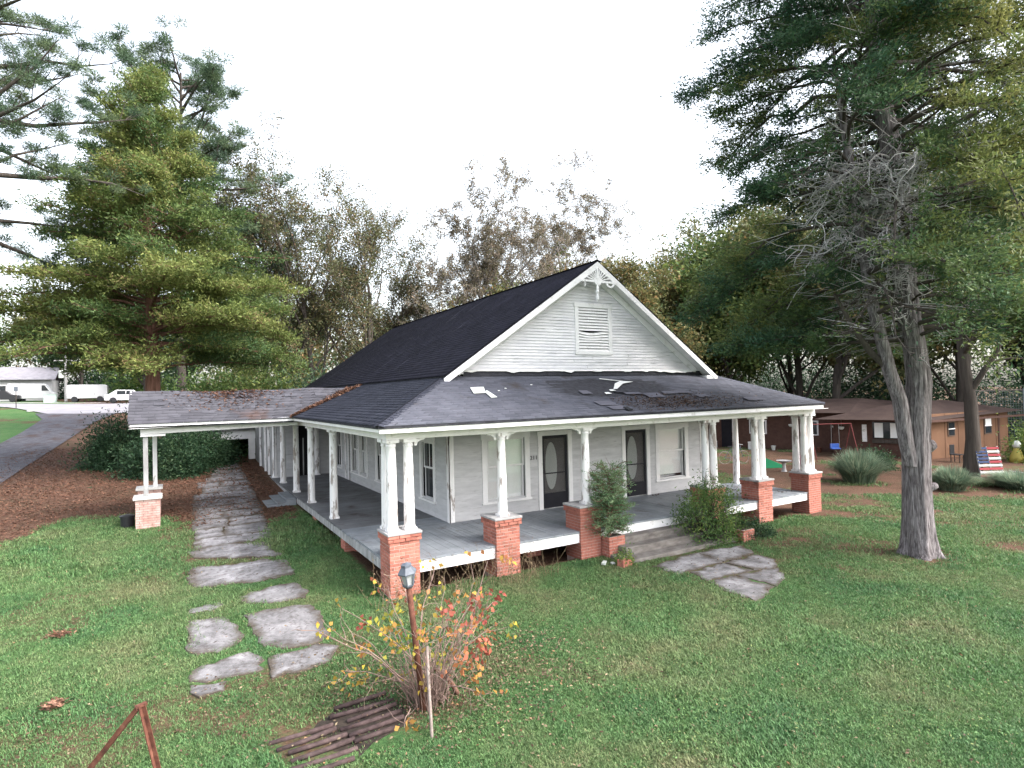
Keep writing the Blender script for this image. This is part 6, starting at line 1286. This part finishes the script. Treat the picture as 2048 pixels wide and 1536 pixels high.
ct = empty('garden_chair', q0, 'dark garden chair at the foot of the tan wall', 'chair'); MB().box(30.0, 30.45, 2.7, 3.15, .5, .54).build('seat', mt['blackplastic'], ct); MB().box(30.0, 30.45, 3.12, 3.15, .54, 1.0).build('backrest', mt['blackplastic'], ct)
for a, b_ in ((30.02, 2.72), (30.41, 2.72), (30.02, 3.1), (30.41, 3.1)): MB().box(a, a + .03, b_, b_ + .03, .1, .5).build('leg', mt['blackplastic'], ct)
for i, (x, y, r_) in enumerate(((26.5, -1.2, .4), (27.6, -.8, .9), (25.6, -1.9, 1.6))):
    P = wander((x, y, .15), (math.cos(r_), math.sin(r_), 0), 1.2, 5, rg, .15); P[:, 2] = .16; o = MB().tube(P, np.linspace(.05, .02, 6), 6).build('fallen_branch', mt['dead'], smooth=True); shift_origin(o, (x, y, .15)); tag(o, ('pale fallen branch on the brown yard nearest the pallet', 'fallen branch farther right on the brown yard', 'short fallen branch before the low green clump')[i], 'branch', 'fallen branches in the yard')
# ---- far street, left
fhm = M('far_white_wall', [(.3, (.4, .4, .41)), (.7, (.5, .5, .51))], 1); fhr = M('far_grey_roof', [(.3, (.2, .19, .22)), (.7, (.28, .27, .3))], 2)
fh = empty('far_house', (-20.5, 90, 4.7), 'white house with grey roof across the far street', 'house'); z0 = 4.6
MB().box(-25, -17.2, 88, 95, z0, z0 + 2.9).build('wall', fhm, fh); MB().prism([(-25.5, 87.4, z0 + 2.85), (-16.7, 87.4, z0 + 2.85), (-16.7, 91.5, z0 + 4.6), (-25.5, 91.5, z0 + 4.6)], (0, 0, .12)).build('roof', fhr, fh); MB().prism([(-25.5, 91.5, z0 + 4.6), (-16.7, 91.5, z0 + 4.6), (-16.7, 95.6, z0 + 2.85), (-25.5, 95.6, z0 + 2.85)], (0, 0, .12)).build('roof', fhr, fh)
for x in (-24.2, -22.6, -18.4): wn = MB().box(x, x + .8, 87.93, 88, z0 + .9, z0 + 2.2).build('window', mt['white'], fh); MB().box(x + .1, x + .7, 87.9, 87.93, z0 + 1.0, z0 + 2.1).build('pane', mt['glass_dark'], wn)
MB().box(-20.9, -19.9, 87.93, 88, z0 + .1, z0 + 2.2).build('door', mt['kick'], fh)
def vehicle(name, label, c, L, prof, mat, ang=0.):
    r = empty(name, c, label, 'van' if 'van' in name else 'car' if 'car' in name else 'trailer'); ca, sa = math.cos(ang), math.sin(ang); W_ = 1.8
    def T3(x, y, z): return (c[0] + x * ca - y * sa, c[1] + x * sa + y * ca, c[2] + z)
    MB().prism([T3(x, -W_ / 2, z) for x, z in prof], np.array(T3(0, W_, 0)) - np.array(T3(0, 0, 0))).build('body', mat, r, bevel=.05)
    for x in (-L * .3, L * .3):
        for y in (-W_ / 2 - .02, W_ / 2 - .2): MB().tube([T3(x, y, .33), T3(x, y + .22, .33)], [.33, .33], 14).build('wheel', mt['blackplastic'], r)
    return r, T3, W_
vw = M('white_vehicle_paint', [(0, (.5, .5, .52))], rough=.3, spec=.5)
v, T3, W_ = vehicle('white_van', 'white van parked before the far white house', (-18.6, 84.5, tz(-18.6, 84.5) + .02), 5, [(-2.4, .35), (2.4, .35), (2.4, 1.0), (1.9, 1.25), (1.3, 2.2), (-2.4, 2.25)], vw); MB().prism([T3(1.0, -W_ / 2 - .01, 1.3), T3(1.75, -W_ / 2 - .01, 1.3), T3(1.3, -W_ / 2 - .01, 2.0), T3(1.0, -W_ / 2 - .01, 2.0)], (0, -.01, 0)).build('side_window', mt['glass_dark'], v)
v, T3, W_ = vehicle('dark_car', 'dark car parked left of the white van', (-21.6, 83.5, tz(-21.6, 83.5) + .02), 4.2, [(-2.0, .3), (2.0, .3), (2.0, .8), (1.2, .9), (.6, 1.4), (-1.0, 1.4), (-1.6, .95), (-2, .9)], mt['blackplastic'])
v, T3, W_ = vehicle('white_car', 'white car parked behind the left end of the carport', (-7.6, 66.8, tz(-7.6, 66.8) + .05), 4.3, [(-2.1, .3), (2.1, .3), (2.1, .8), (1.2, .92), (.6, 1.42), (-1.0, 1.45), (-1.7, .98), (-2.1, .9)], vw)
for a, b_ in ((-.95, -.15), (-.1, .5)): MB().prism([T3(a, -W_ / 2 - .01, .95), T3(b_ + .35 * (b_ > 0), -W_ / 2 - .01, .95), T3(b_, -W_ / 2 - .01, 1.34), T3(a + .05, -W_ / 2 - .01, 1.34)], (0, -.012, 0)).build('side_window', mt['glass_dark'], v)
v, T3, W_ = vehicle('box_trailer', 'white box trailer parked beside the far utility pole', (-12.1, 76.5, tz(-12.1, 76.5) + .02), 4.2, [(-2.0, .4), (2.0, .4), (2.0, 1.95), (1.7, 2.05), (-1.7, 2.05), (-2.0, 1.95)], vw)
up_ = empty('utility_pole', (-14.75, 80.5, 4.47), 'pale utility pole with transformer across the far street', 'pole'); MB().tube([(-14.75, 80.5, 4.3), (-14.75, 80.5, 12.5)], [.17, .13], 10).build('shaft', mt['capstone'], up_); MB().bar((-15.9, 80.5, 9.6), (-13.6, 80.5, 9.6), .1, .12).build('crossarm', mt['capstone'], up_); MB().lathe([(.25, 0), (.28, .05), (.28, .85), (.2, .95)], (-15.2, 80.4, 7.4), 14).build('transformer', mt['scrap'], up_)
sp = empty('sign_post', (-16.0, 59.7, 3.8), 'thin dark post on the lawn edge of the far street', 'post'); MB().tube([(-16.0, 59.7, 3.7), (-16.0, 59.7, 5.9)], [.035, .035], 8).build('shaft', mt['bark_dark'], sp); MB().box(-16.15, -15.85, 59.65, 59.68, 5.45, 5.85).build('plate', mt['lamp_metal'], sp)
ub = empty('utility_box', (-15.9, 78.2, 4.4), 'pale green utility box near the far utility pole', 'box'); MB().box(-16.6, -15.4, 77.8, 78.7, 4.3, 5.3).build('cabinet', M('pale_green_metal', [(0, (.4, .48, .45))]), ub, bevel=.04); MB().box(-16.65, -15.35, 77.75, 78.75, 5.3, 5.37).build('lid', M('pale_green_lid', [(0, (.35, .43, .4))]), ub)
MB().prism([(-14.4, 54.8, tz(-14.4, 54.8) + .06), (-13.2, 55.8, tz(-13.2, 55.8) + .06), (-13.25, 56, tz(-13.25, 56) + .06), (-14.5, 55, tz(-14.5, 55) + .06)], (0, 0, .12)).build('kerb', mt['capstone']); bpy.data.objects['kerb']['kind'] = 'structure'
